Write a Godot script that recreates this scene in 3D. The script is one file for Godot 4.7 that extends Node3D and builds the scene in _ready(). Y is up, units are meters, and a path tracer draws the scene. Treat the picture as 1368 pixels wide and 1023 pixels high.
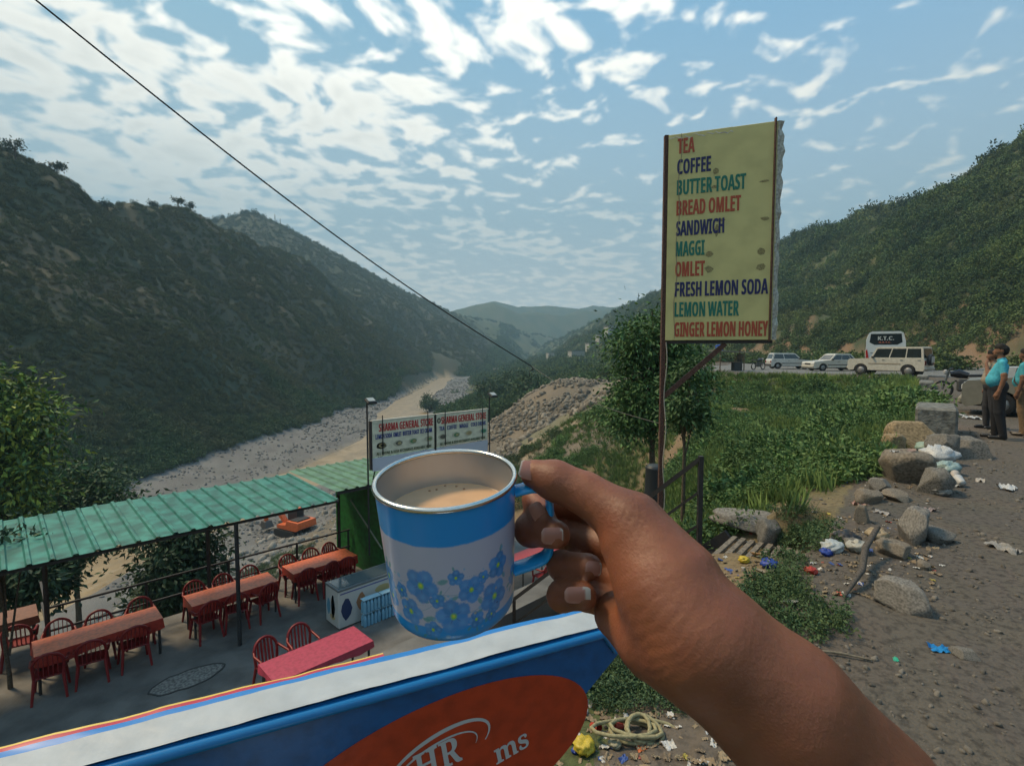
extends Node3D
# A roadside tea stall above a river valley: a hand lifts a steel mug in front of a terrace restaurant, hills and a road.

const FOCAL := 700.0            # focal length in photograph pixels (1368 x 1023)
const EYE := Vector3(0, 1.6, 0) # the photographer's phone, 1.6 m above the road
const PITCH := -3.5
var rng := RandomNumberGenerator.new()
var used := {}
var cam_basis := Basis(Vector3.RIGHT, deg_to_rad(PITCH))

# ---------------------------------------------------------------- geometry helpers
class Geo:
	var v := PackedVector3Array()
	var n := PackedVector3Array()
	var c := PackedColorArray()
	var uv := PackedVector2Array()
	var i := PackedInt32Array()
	var col := Color(1, 1, 1)
	func tri(a: Vector3, b: Vector3, d: Vector3):
		var m := (d - a).cross(b - a).normalized()
		var s := v.size()
		v.append_array([a, b, d]); n.append_array([m, m, m]); c.append_array([col, col, col])
		uv.append_array([Vector2.ZERO, Vector2.RIGHT, Vector2.ONE]); i.append_array([s, s + 1, s + 2])
	func quad(a: Vector3, b: Vector3, d: Vector3, e: Vector3):
		# seen from the front the corners run clockwise; texture from a (0,0) over b (1,0) to d (1,1)
		var m := (d - a).cross(b - a) + (e - a).cross(d - a)
		m = m.normalized()
		var s := v.size()
		v.append_array([a, b, d, e]); n.append_array([m, m, m, m]); c.append_array([col, col, col, col])
		uv.append_array([Vector2.ZERO, Vector2.RIGHT, Vector2.ONE, Vector2.DOWN]); i.append_array([s, s + 1, s + 2, s, s + 2, s + 3])
	func face(p: Array, out: Vector3):
		# a convex polygon that looks towards out
		var m: Vector3 = (p[2] - p[0]).cross(p[1] - p[0]).normalized()
		var q := p.duplicate()
		if m.dot(out) < 0:
			q.reverse(); m = -m
		var s := v.size()
		for k in q.size():
			v.append(q[k]); n.append(m); c.append(col); uv.append(Vector2.ZERO)
		for k in range(2, q.size()):
			i.append_array([s, s + k - 1, s + k])
	func box(at: Vector3, size: Vector3, b := Basis.IDENTITY, bevel := 0.0):
		var h := size * 0.5
		if bevel <= 0.0:
			for ax in 3:
				for sg in [-1.0, 1.0]:
					var o := Vector3.ZERO; o[ax] = sg
					var p := []
					for k in [[-1, -1], [1, -1], [1, 1], [-1, 1]]:
						var q := Vector3.ZERO
						q[ax] = sg * h[ax]; q[(ax + 1) % 3] = k[0] * h[(ax + 1) % 3]; q[(ax + 2) % 3] = k[1] * h[(ax + 2) % 3]
						p.append(at + b * q)
					face(p, b * o)
			return
		var e := minf(bevel, minf(h.x, minf(h.y, h.z)) * 0.99)
		for ax in 3:
			var a1 := (ax + 1) % 3
			var a2 := (ax + 2) % 3
			for sg in [-1.0, 1.0]:
				var o := Vector3.ZERO; o[ax] = sg
				var p := []
				for k in [[-1, -1], [1, -1], [1, 1], [-1, 1]]:
					var q := Vector3.ZERO
					q[ax] = sg * h[ax]; q[a1] = k[0] * (h[a1] - e); q[a2] = k[1] * (h[a2] - e)
					p.append(at + b * q)
				face(p, b * o)
			for s1 in [-1.0, 1.0]:
				for s2 in [-1.0, 1.0]:
					var o2 := Vector3.ZERO; o2[a1] = s1; o2[a2] = s2
					var p2 := []
					for k in [[-1, 0], [1, 0], [1, 1], [-1, 1]]:
						var q := Vector3.ZERO
						q[ax] = k[0] * (h[ax] - e)
						q[a1] = s1 * (h[a1] if k[1] == 0 else h[a1] - e)
						q[a2] = s2 * (h[a2] - e if k[1] == 0 else h[a2])
						p2.append(at + b * q)
					face(p2, b * o2)
		for sx in [-1.0, 1.0]:
			for sy in [-1.0, 1.0]:
				for sz in [-1.0, 1.0]:
					face([at + b * Vector3(sx * h.x, sy * (h.y - e), sz * (h.z - e)), at + b * Vector3(sx * (h.x - e), sy * h.y, sz * (h.z - e)), at + b * Vector3(sx * (h.x - e), sy * (h.y - e), sz * h.z)], b * Vector3(sx, sy, sz))
	func bar(a: Vector3, b: Vector3, w: float, t := -1.0):
		# a square bar from a to b
		var d := b - a
		var y := d.normalized()
		var x := y.cross(Vector3.UP if absf(y.y) < 0.9 else Vector3.RIGHT).normalized()
		box((a + b) * 0.5, Vector3(w, d.length(), t if t > 0 else w), Basis(x, y, x.cross(y)))
	func tube(p: Array, r: Array, sides := 8, caps := true, flat := 1.0):
		var s := v.size()
		var t0: Vector3 = (p[1] - p[0]).normalized()
		var x := t0.cross(Vector3.UP if absf(t0.y) < 0.9 else Vector3.RIGHT).normalized()
		var run := 0.0
		for k in p.size():
			var t: Vector3 = ((p[mini(k + 1, p.size() - 1)] as Vector3) - (p[maxi(k - 1, 0)] as Vector3)).normalized()
			x = (x - t * x.dot(t)).normalized()
			var y := t.cross(x)
			if k > 0: run += (p[k] as Vector3).distance_to(p[k - 1])
			var rad: float = r[mini(k, r.size() - 1)]
			for j in sides + 1:
				var a := TAU * j / sides
				var o := x * cos(a) + y * sin(a) * flat
				v.append(p[k] + o * rad); n.append((x * cos(a) * flat + y * sin(a)).normalized()); c.append(col); uv.append(Vector2(float(j) / sides, run))
		for k in p.size() - 1:
			for j in sides:
				var q := s + k * (sides + 1) + j
				i.append_array([q, q + sides + 1, q + 1, q + 1, q + sides + 1, q + sides + 2])
		if caps:
			for end in [0, p.size() - 1]:
				var o: Vector3 = (p[0] - p[1]) if end == 0 else (p[-1] - p[-2])
				var f := []
				for j in sides: f.append(v[s + end * (sides + 1) + j])
				face(f, o)
	func lathe(prof: Array, segs := 24, at := Vector3.ZERO, b := Basis.IDENTITY, v0 := 0.0, v1 := 1.0):
		# profile points (radius, height) from bottom to top, outside on the right when walking up
		var s := v.size()
		var total := 0.0
		for k in range(1, prof.size()): total += (prof[k] as Vector2).distance_to(prof[k - 1])
		var run := 0.0
		for k in prof.size():
			var d: Vector2 = (prof[mini(k + 1, prof.size() - 1)] as Vector2) - (prof[maxi(k - 1, 0)] as Vector2)
			var nn := Vector2(d.y, -d.x).normalized()
			if k > 0: run += (prof[k] as Vector2).distance_to(prof[k - 1])
			for j in segs + 1:
				var a := TAU * j / segs
				v.append(at + b * Vector3(prof[k].x * sin(a), prof[k].y, prof[k].x * cos(a)))
				n.append((b * Vector3(nn.x * sin(a), nn.y, nn.x * cos(a))).normalized()); c.append(col)
				uv.append(Vector2(float(j) / segs, lerpf(v0, v1, run / maxf(total, 1e-6))))
		for k in prof.size() - 1:
			for j in segs:
				var q := s + k * (segs + 1) + j
				i.append_array([q, q + segs + 1, q + 1, q + 1, q + segs + 1, q + segs + 2])
	func prism(poly: Array, half: float, b := Basis.IDENTITY, at := Vector3.ZERO, half_top := -1.0, y_from := 0.0, y_to := 1.0):
		# a polygon in x, y drawn out along z to both sides by half; with half_top it narrows from y_from to y_to
		var z := func(q): return half if half_top < 0 else lerpf(half, half_top, clampf((q.y - y_from) / (y_to - y_from), 0, 1))
		var tri_i := Geometry2D.triangulate_polygon(PackedVector2Array(poly))
		for sg in [-1.0, 1.0]:
			for k in range(0, tri_i.size(), 3):
				var p := []
				for m in 3:
					var q: Vector2 = poly[tri_i[k + m]]
					p.append(at + b * Vector3(q.x, q.y, sg * z.call(q)))
				face(p, b * Vector3(0, 0, sg))
		var mid := Vector2.ZERO
		var area := 0.0
		for k in poly.size():
			mid += poly[k] / poly.size(); area += (poly[k] as Vector2).cross(poly[(k + 1) % poly.size()])
		for k in poly.size():
			var q: Vector2 = poly[k]
			var r: Vector2 = poly[(k + 1) % poly.size()]
			var e := (r - q)
			var o := Vector2(e.y, -e.x) * signf(area)
			face([at + b * Vector3(q.x, q.y, -z.call(q)), at + b * Vector3(r.x, r.y, -z.call(r)), at + b * Vector3(r.x, r.y, z.call(r)), at + b * Vector3(q.x, q.y, z.call(q))], b * Vector3(o.x, o.y, 0))
	func leaf(at: Vector3, dir: Vector3, side: Vector3, ln: float, w: float):
		# a folded leaf: two triangles that meet along the midrib
		var tip := at + dir * ln
		var up := side.cross(dir).normalized()
		var m := at + dir * ln * 0.45
		tri(at, m + side * w * 0.5 + up * w * 0.12, tip)
		tri(at, tip, m - side * w * 0.5 + up * w * 0.12)
	func mesh() -> ArrayMesh:
		var a := []
		a.resize(Mesh.ARRAY_MAX)
		a[Mesh.ARRAY_VERTEX] = v; a[Mesh.ARRAY_NORMAL] = n; a[Mesh.ARRAY_COLOR] = c; a[Mesh.ARRAY_TEX_UV] = uv; a[Mesh.ARRAY_INDEX] = i
		var m := ArrayMesh.new()
		m.add_surface_from_arrays(Mesh.PRIMITIVE_TRIANGLES, a)
		return m

func numbered(called: String) -> String:
	var k: int = used.get(called, 0)
	used[called] = k + 1
	return called if k == 0 else "%s_%03d" % [called, k]

func tag(o: Node, label := "", category := "", group := "", kind := ""):
	if label: o.set_meta("label", label)
	if category: o.set_meta("category", category)
	if group: o.set_meta("group", group)
	if kind: o.set_meta("kind", kind)
	return o

func thing(called: String, label: String, category: String, at := Vector3.ZERO, turn := 0.0, group := "") -> Node3D:
	var o := Node3D.new()
	o.name = numbered(called)
	add_child(o)
	o.position = at
	o.rotation.y = turn
	tag(o, label, category, group)
	return o

func part(called: String, g, m: Material, parent: Node = null, xf := Transform3D.IDENTITY) -> MeshInstance3D:
	var o := MeshInstance3D.new()
	o.mesh = g.mesh() if g is Geo else g
	o.material_override = m
	o.transform = xf
	if parent:
		o.name = called
		parent.add_child(o, true)
	else:
		o.name = numbered(called)
		add_child(o)
	return o

func copy(src: Node3D, at: Vector3, turn: float, label: String, group: String) -> Node3D:
	var r: Node3D = src.duplicate()
	r.name = numbered(String(src.name).rstrip("_0123456789"))
	add_child(r)
	r.position = at
	r.rotation = Vector3(0, turn, 0)
	r.set_meta("label", label)
	if group: r.set_meta("group", group)
	return r

func scatter(called: String, m: Mesh, mt: Material, xs: Array, cs: Array, label: String, category: String, parent: Node = null):
	var mm := MultiMesh.new()
	mm.transform_format = MultiMesh.TRANSFORM_3D
	mm.use_colors = cs.size() > 0
	mm.mesh = m
	mm.instance_count = xs.size()
	for k in xs.size():
		mm.set_instance_transform(k, xs[k])
		if cs.size(): mm.set_instance_color(k, cs[k])
	var o := MultiMeshInstance3D.new()
	o.multimesh = mm
	o.material_override = mt
	if parent:
		o.name = called
		parent.add_child(o, true)
		o.set_meta("kind", "stuff")
	else:
		o.name = numbered(called)
		add_child(o)
		tag(o, label, category, "", "stuff")
	return o

# ---------------------------------------------------------------- materials (colours given as linear, real-world values)
var tex := {}
func lin(r: float, g: float, b: float) -> Color: return Color(r, g, b).linear_to_srgb()

func noise_image(key: String, size: int, freq: float, octaves: int, lo: float, hi: float, sd := 1, power := 1.0) -> ImageTexture:
	if tex.has(key): return tex[key]
	var fn := FastNoiseLite.new()
	fn.seed = sd; fn.frequency = freq; fn.fractal_octaves = octaves
	var im := fn.get_seamless_image(size, size)
	im.convert(Image.FORMAT_RGB8)
	var d := im.get_data()
	var lut := PackedByteArray()
	for k in 256: lut.append(int(clampf(lerpf(lo, hi, pow(k / 255.0, power)), 0, 1) * 255))
	for k in d.size(): d[k] = lut[d[k]]
	tex[key] = ImageTexture.create_from_image(Image.create_from_data(size, size, false, Image.FORMAT_RGB8, d))
	return tex[key]

func bump_image(key: String, size: int, freq: float, octaves: int, strength: float, sd := 3, cellular := false) -> ImageTexture:
	if tex.has(key): return tex[key]
	var fn := FastNoiseLite.new()
	fn.seed = sd; fn.frequency = freq; fn.fractal_octaves = octaves
	if cellular: fn.noise_type = FastNoiseLite.TYPE_CELLULAR
	var im := fn.get_seamless_image(size, size)
	im.convert(Image.FORMAT_RGBA8)
	im.bump_map_to_normal_map(strength)
	tex[key] = ImageTexture.create_from_image(im)
	return tex[key]

func mat(c: Color, rough := 0.7, metal := 0.0) -> StandardMaterial3D:
	var m := StandardMaterial3D.new()
	m.albedo_color = c
	m.roughness = rough
	m.metallic = metal
	return m

func worn(c: Color, rough := 0.7, scale := 1.0, lo := 0.72, hi := 1.1, metal := 0.0, bump := 0.0) -> StandardMaterial3D:
	# a colour with uneven tone and fine relief, in world units
	var m := mat(c, rough, metal)
	m.albedo_texture = noise_image("worn%.2f%.2f" % [lo, hi], 512, 0.012, 5, lo, hi, 11)
	m.uv1_triplanar = true
	m.uv1_scale = Vector3.ONE * scale
	if bump > 0:
		m.normal_enabled = true
		m.normal_texture = bump_image("wornb", 512, 0.03, 4, 6.0)
		m.normal_scale = bump
	return m

func tinted(rough := 0.85, backlight := 0.0) -> StandardMaterial3D:
	var m := mat(Color.WHITE, rough)
	m.vertex_color_use_as_albedo = true
	if backlight > 0:
		m.backlight_enabled = true
		m.backlight = Color(backlight, backlight * 1.15, backlight * 0.5)
	return m

func fbm(sd: int, freq: float, oct := 4) -> FastNoiseLite:
	var fn := FastNoiseLite.new()
	fn.seed = sd; fn.frequency = freq; fn.fractal_octaves = oct
	return fn

# ---------------------------------------------------------------- from photograph pixels to directions
func ray(px: float, py: float) -> Vector3:
	return cam_basis * Vector3((px - 684.0) / FOCAL, -(py - 511.5) / FOCAL, -1.0)
func at_depth(px: float, py: float, d: float) -> Vector3:
	var r := ray(px, py)
	return EYE + r * (d / -r.z)
func on_level(px: float, py: float, y: float) -> Vector3:
	var r := ray(px, py)
	return EYE + r * ((y - EYE.y) / r.y)
func on_ground(px: float, py: float) -> Vector3:
	var r := ray(px, py).normalized()
	var t := 0.8
	while t < 400.0:
		var q := EYE + r * t
		if q.y < ground_at(q.x, q.z): return Vector3(q.x, ground_at(q.x, q.z), q.z)
		t += 0.04 + t * 0.006
	return EYE + r * t

# ---------------------------------------------------------------- the lie of the land
const EDGE := [[1.2, 30.0], [0.2, 8.0], [-0.1, 1.0], [0.25, -1.2], [1.1, -2.6], [2.3, -3.8], [3.5, -4.9], [4.7, -6.5], [7.4, -9.4], [10.6, -13.2], [14.4, -18.0], [19.0, -24.2], [23.2, -30.0], [23.0, -32.2], [19.5, -33.6], [16.0, -35.6], [13.0, -38.6], [12.2, -43.0], [14.0, -52.0], [22.0, -64.0], [34.0, -80.0], [44.0, -110.0], [46.0, -400.0]]
const RIVER := [[-200, -46], [20, -47], [50, -46], [75, -40], [100, -34], [130, -31], [160, -34], [190, -39], [240, -45], [300, -51], [400, -56], [520, -58], [620, -40], [720, 30], [900, 160], [1200, 300]]
# ridge lines: [x, depth, height] ..., then the fall of their flanks
var ridges := [
	[[[-150, -200, 50], [-148, 60, 56], [-147, 150, 59], [-146, 190, 54.5], [-146, 225, 62], [-147, 262, 65], [-146, 330, 62], [-143, 420, 54], [-128, 520, 38], [-104, 620, 20], [-80, 680, 2], [-70, 720, -20]], 0.97],
	[[[-420, 420, 90], [-330, 560, 135], [-291, 600, 157], [-255, 660, 140], [-215, 720, 118], [-150, 790, 85], [-95, 900, 62], [-20, 1040, 30], [40, 1150, 2]], 0.62],
	[[[-315, 938, 105.4], [-105, 1065, 71.7], [-45, 1125, 66.4], [22, 1200, 46.9], [98, 1275, 30.4], [180, 1350, 6.4]], 0.5],
	[[[148, -200, 60], [150, 80, 60], [147, 150, 57], [147, 170, 54], [145, 220, 54], [143, 290, 55], [138, 400, 54], [131, 520, 49], [124, 700, 37], [99, 900, 26], [70, 1000, 14], [45, 1100, -6]], 0.66],
	[[[-495, 1375, 143.7], [-231, 1485, 105.2], [-55, 1485, 138.2], [22, 1513, 113.5], [143, 1540, 110.7], [385, 1595, 143.7], [660, 1595, 165.7]], 0.5],
	[[[-682, 1909, 219.0], [-218, 2000, 150.9], [-150, 2000, 175.9], [-68, 2000, 191.8], [27, 2000, 169.9], [150, 2000, 175.9], [236, 2000, 169.9], [409, 2045, 178.1], [727, 2045, 191.8]], 0.5]]
var n_hill := fbm(5, 0.012, 5)
var n_fine := fbm(6, 0.09, 4)
var n_tiny := fbm(7, 0.9, 3)
const SLAB_Y := -4.6
const STAIR_TOP := Vector3(2.1, -0.42, -5.3)
const STAIR_DIR := Vector3(-0.7715, 0, -0.6362)

func table_at(t: Array, x: float) -> float:
	if x <= t[0][0]: return t[0][1]
	for k in range(1, t.size()):
		if x <= t[k][0]:
			var u: float = (x - t[k - 1][0]) / (t[k][0] - t[k - 1][0])
			u = u * u * (3 - 2 * u)
			return lerpf(t[k - 1][1], t[k][1], u)
	return t[-1][1]

var edge_x := PackedFloat32Array()
var edge_z := PackedFloat32Array()
func road_side(x: float, z: float) -> float:
	# signed distance to the road's valley edge: positive on the road
	if edge_x.is_empty():
		for p in EDGE:
			edge_x.append(p[0]); edge_z.append(p[1])
	var best := 1e9
	var sg := 1.0
	var ax := edge_x[0]; var az := edge_z[0]
	for k in range(1, edge_x.size()):
		var bx := edge_x[k]; var bz := edge_z[k]
		var ex := bx - ax; var ez := bz - az
		var px := x - ax; var pz := z - az
		var t := clampf((px * ex + pz * ez) / (ex * ex + ez * ez), 0, 1)
		var dx := px - ex * t; var dz := pz - ez * t
		var d := dx * dx + dz * dz
		if d < best - 1e-7:
			best = d
			sg = 1.0 if ex * pz - ez * px > 0 else -1.0
		ax = bx; az = bz
	return sg * sqrt(best)

func smax(a: float, b: float, k: float) -> float:
	var h := clampf(0.5 + 0.5 * (a - b) / k, 0, 1)
	return lerpf(b, a, h) + k * h * (1 - h)

func terrace(x: float, z: float) -> Vector2: return Vector2(x - z, -x - z) * 0.70710678
func from_terrace(a: float, n: float, h := 0.0) -> Vector3: return Vector3((a - n) * 0.70710678, SLAB_Y + h, -(a + n) * 0.70710678)

var ridge_pack := []      # per ridge: PackedVector3Array of (x, z, height)
var ridge_box: Array[Rect2] = []
var ridge_top := PackedFloat32Array()
var ridge_fall := PackedFloat32Array()
func ridge_height(x: float, z: float) -> float:
	if ridge_pack.is_empty():
		for r in ridges:
			var q := PackedVector3Array()
			var hi := -1e9
			var bx := Rect2(r[0][0][0], -r[0][0][1], 0, 0)
			for p in r[0]:
				q.append(Vector3(p[0], -p[1], p[2])); hi = maxf(hi, p[2]); bx = bx.expand(Vector2(p[0], -p[1]))
			ridge_pack.append(q); ridge_box.append(bx); ridge_top.append(hi); ridge_fall.append(r[1])
	var best := -40.0
	for n in ridge_top.size():
		var fall := ridge_fall[n]
		var bx := ridge_box[n]
		var ox := maxf(maxf(bx.position.x - x, x - bx.end.x), 0)
		var oz := maxf(maxf(bx.position.y - z, z - bx.end.y), 0)
		if ridge_top[n] - fall * (sqrt(ox * ox + oz * oz) - 6.0) < best: continue
		var q: PackedVector3Array = ridge_pack[n]
		var a := q[0]
		for k in range(1, q.size()):
			var b := q[k]
			var ex := b.x - a.x; var ez := b.y - a.y
			var px := x - a.x; var pz := z - a.y
			var t := clampf((px * ex + pz * ez) / (ex * ex + ez * ez), 0, 1)
			px -= ex * t; pz -= ez * t
			var hh := a.z + (b.z - a.z) * t - fall * (sqrt(px * px + pz * pz + 36.0) - 6.0)
			if hh > best: best = hh
			a = b
	return best

func height(x: float, z: float) -> float:
	var d := -z
	var off := x - table_at(RIVER, d)
	var hw := 7.5 + 1.6 * sin(d * 0.045) + clampf((d - 60) * 0.012, 0, 8)
	var v := -20.15
	if absf(off) < hw:
		v = -20.2 - 0.9 * (1 - (off / hw) * (off / hw))
	elif off < 0:
		v = -20.2 + (-off - hw) * 0.012
	else:
		var bank := x + 27.0 - clampf((d - 150) * 0.12, 0, 12)
		v = -20.2 + (off - hw) * 0.02 + (0.0 if bank < 0 else bank * 0.26)
		v = minf(v, -6.0 + maxf(0, x - 44) * 0.3)
	# the mound of broken rock beside the river
	var m := Vector2((x - 7.0) / 12.5, (d - 84.0) / 17.0).length_squared()
	v += 7.2 * exp(-m * 1.15) + 2.6 * exp(-Vector2((x - 24.0) / 9.0, (d - 100.0) / 14.0).length_squared())
	v += n_fine.get_noise_2d(x, z) * (0.5 if off > hw else 0.12)
	# the hills
	var hr := ridge_height(x, z)
	var g := n_hill.get_noise_2d(x, z)
	var steep := clampf((hr + 20.0) / 25.0, 0, 1)
	hr += g * 13.0 * steep * clampf((75.0 - hr) / 25.0, 0.18, 1.0) + n_fine.get_noise_2d(x * 0.6, z * 0.6) * 2.2 * steep
	v = smax(v, hr, 4.0)
	if d < 130 and x > -70:
		var s := road_side(x, z)
		var r := 0.0
		if s > 0:
			r = n_fine.get_noise_2d(x * 2.5, z * 2.5) * 0.05 + n_tiny.get_noise_2d(x * 2, z * 2) * 0.018
			if d > 3: r += 0.0
		else:
			var q := -s
			r = n_tiny.get_noise_2d(x * 1.3, z * 1.3) * 0.035 - 0.22 * q - 0.42 * maxf(0, q - 0.9) + 0.05 * maxf(0, q - 6.0) + n_fine.get_noise_2d(x * 2.0, z * 2.0) * 0.22 * minf(1, q * 0.6)
			# the gully keeps to a gentler floor towards the far bend
			var f := clampf((x - 4.5 - clampf((d - 12.0) * 0.12, 0, 2)) / 3.5, 0, 1) * clampf((d - 6.0) / 5.0, 0, 1) * clampf((34.0 - d) / 6.0, 0.0, 1)
			r = lerpf(r, maxf(r, -0.9 - 0.1 * q + n_fine.get_noise_2d(x * 1.6, z * 1.6) * 0.75), f)
		v = smax(v, r, 0.06) if s > -1.0 else smax(v, r, 0.8)
	# cut for the terrace
	var t := terrace(x, z)
	var inside := minf(minf(t.x + 6.0, 13.2 - t.x), minf(t.y - 4.6, (15.9 if t.x < 0.8 else 14.3) - t.y))
	var run := (x - STAIR_TOP.x) * STAIR_DIR.x + (z - STAIR_TOP.z) * STAIR_DIR.z
	var aside := absf((x - STAIR_TOP.x) * STAIR_DIR.z - (z - STAIR_TOP.z) * STAIR_DIR.x)
	if run > -0.95 and run < 5.0 and aside < 0.75:
		v = minf(v, lerpf(v, STAIR_TOP.y - 0.18 - maxf(0, run) * 0.91, clampf((0.75 - aside) * 5.0, 0, 1) * clampf((run + 0.95) * 8.0, 0, 1)))
	if inside > 0: v = minf(v, lerpf(v, SLAB_Y - 0.5, clampf(inside * 2.0, 0, 1)))
	return v

const NFRONT := 370
var grid_na := 0
var grid_r := PackedFloat32Array()
var grid_v := PackedVector3Array()
func ground_at(x: float, z: float) -> float:
	# the built ground's height, read from its own mesh
	var a := rad_to_deg(atan2(x, -z))
	if absf(a) > 53.9 or grid_v.is_empty(): return height(x, z)
	var r := sqrt(x * x + z * z)
	var j := clampi(grid_r.bsearch(r) - 1, 0, grid_r.size() - 2)
	var v := (r - grid_r[j]) / (grid_r[j + 1] - grid_r[j])
	var u := (a + 54.0) / 108.0 * (NFRONT - 1)
	var k := int(u)
	u -= k
	var q := j * grid_na + k
	return lerpf(lerpf(grid_v[q].y, grid_v[q + 1].y, u), lerpf(grid_v[q + grid_na].y, grid_v[q + grid_na + 1].y, u), v)

func slope_normal(x: float, z: float, e := 0.5) -> Vector3:
	return Vector3(height(x - e, z) - height(x + e, z), 2 * e, height(x, z - e) - height(x, z + e)).normalized()

func land_colour(x: float, y: float, z: float, s: float) -> Color:
	var d := -z
	var n1 := n_fine.get_noise_2d(x * 1.7 + 50, z * 1.7)
	var n2 := n_hill.get_noise_2d(x * 2 + 300, z * 2)
	var off := x - table_at(RIVER, d)
	if d < 130 and s > -0.35:
		var c := Color(0.118, 0.098, 0.076).lerp(Color(0.088, 0.078, 0.065), clampf(n1 + 0.5, 0, 1))
		if s > 4.2 + n1 * 0.8 and d > 12: c = c.lerp(Color(0.19, 0.2, 0.2), 0.8)
		if x > 44 or y > 1.5: c = Color(0.21, 0.14, 0.085).lerp(Color(0.05, 0.07, 0.03), clampf((y - 3.0 + n1 * 10.0) / 4.0, 0, 1))
		return c
	if y < -18.8 and d < 620 and off < 25:
		# river gravel
		return Color(0.18, 0.182, 0.18).lerp(Color(0.135, 0.137, 0.135), clampf(n1 * 1.5 + 0.5, 0, 1)).lerp(Color(0.4, 0.31, 0.19), clampf((8.0 - absf(off)) / 6.0, 0, 0.7))
	if x > -30 and x < 34 and d > 34 and d < 120 and y < 0.5:
		var c2 := Color(0.15, 0.13, 0.1).lerp(Color(0.21, 0.17, 0.12), clampf(n1 + 0.4, 0, 1))
		# the haul road that climbs past the mound
		var rx := lerpf(3.0, 20.5, clampf((d - 50.0) / 42.0, 0, 1))
		if absf(x - rx) < 2.4 and d > 40: c2 = Color(0.3, 0.24, 0.165)
		if n2 > 0.22 and d < 60: c2 = c2.lerp(Color(0.07, 0.09, 0.035), 0.6)
		return c2
	if d < 40 and x > -3:
		return Color(0.08, 0.1, 0.036).lerp(Color(0.22, 0.155, 0.09), clampf(n1 * 1.6 + n2 * 1.2 + (0.8 if d > 13 and x < 12 else 0.1), 0, 1))
	if x < -30 and d < 800:
		return Color(0.075, 0.07, 0.042).lerp(Color(0.05, 0.066, 0.033), clampf(n2 * 1.8 + 0.5, 0, 1)).lerp(Color(0.088, 0.08, 0.047), clampf(n1 * 0.8 + n_hill.get_noise_2d(x * 0.9 - 200, z * 0.9) * 1.8, 0, 1))
	return Color(0.06, 0.09, 0.036).lerp(Color(0.12, 0.12, 0.055), clampf(n2 * 1.6 + 0.4, 0, 1))

func build_land():
	var angles := []
	for k in NFRONT: angles.append(deg_to_rad(lerpf(-54, 54, k / float(NFRONT - 1))))
	for k in range(1, 45): angles.append(deg_to_rad(54 + (252.0 * k / 45.0)))
	angles.append(angles[0] + TAU)
	var radii := [0.25]
	while radii[-1] < 2600: radii.append(radii[-1] * 1.027 + 0.014)
	var na := angles.size()
	grid_na = na
	for r in radii: grid_r.append(r)
	var g := Geo.new()
	var nv := na * radii.size()
	g.v.resize(nv); g.c.resize(nv); g.uv.resize(nv); g.n.resize(nv)
	for j in radii.size():
		var r: float = radii[j]
		for k in na:
			if k == na - 1:
				g.v[j * na + k] = g.v[j * na]; g.c[j * na + k] = g.c[j * na]; continue
			var x := sin(angles[k]) * r
			var z := -cos(angles[k]) * r
			var s := road_side(x, z) if -z < 130 and absf(x) < 160 else -99.0
			var y := height(x, z)
			g.v[j * na + k] = Vector3(x, y, z)
			g.c[j * na + k] = land_colour(x, y, z, s)
	grid_v = g.v
	var acc := PackedVector3Array()
	acc.resize(nv)
	for j in radii.size() - 1:
		for k in na - 1:
			var a := j * na + k
			g.i.append_array([a, a + na, a + 1, a + 1, a + na, a + na + 1])
			var m := (g.v[a + 1] - g.v[a]).cross(g.v[a + na] - g.v[a])
			acc[a] += m; acc[a + 1] += m; acc[a + na] += m; acc[a + na + 1] += m
	for j in radii.size():
		acc[j * na] += acc[j * na + na - 1]; acc[j * na + na - 1] = acc[j * na]
	for k in nv: g.n[k] = acc[k].normalized() * (1.0 if acc[k].y >= 0 else -1.0)
	var m := tinted(0.95)
	m.albedo_texture = noise_image("land", 1024, 0.02, 6, 0.55, 1.4, 21)
	m.uv1_triplanar = true
	m.uv1_world_triplanar = true
	m.uv1_scale = Vector3.ONE * 0.7
	m.normal_enabled = true
	m.normal_texture = bump_image("landb", 1024, 0.045, 5, 9.0, 8)
	m.normal_scale = 0.6
	tag(part("ground", g, m), "", "", "", "structure")
	# the river
	var w := Geo.new()
	w.col = Color(1, 1, 1)
	var d := -30.0
	while d < 700.0:
		var st := 6.0 if d < 200 else 16.0
		var c0 := table_at(RIVER, d); var c1 := table_at(RIVER, d + st)
		w.face([Vector3(c0 - 30, -20.42, -d), Vector3(c0 + 30, -20.42, -d), Vector3(c1 + 30, -20.42, -d - st), Vector3(c1 - 30, -20.42, -d - st)], Vector3.UP)
		d += st
	var wm := mat(lin(0.36, 0.27, 0.16), 0.28)
	wm.albedo_texture = noise_image("water", 256, 0.02, 4, 0.8, 1.1, 4)
	wm.uv1_triplanar = true; wm.uv1_world_triplanar = true; wm.uv1_scale = Vector3(0.05, 0.05, 0.02)
	wm.normal_enabled = true
	wm.normal_texture = bump_image("waterb", 512, 0.03, 4, 4.0, 9)
	wm.normal_scale = 0.35
	tag(part("river", w, wm), "", "", "", "structure")

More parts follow.
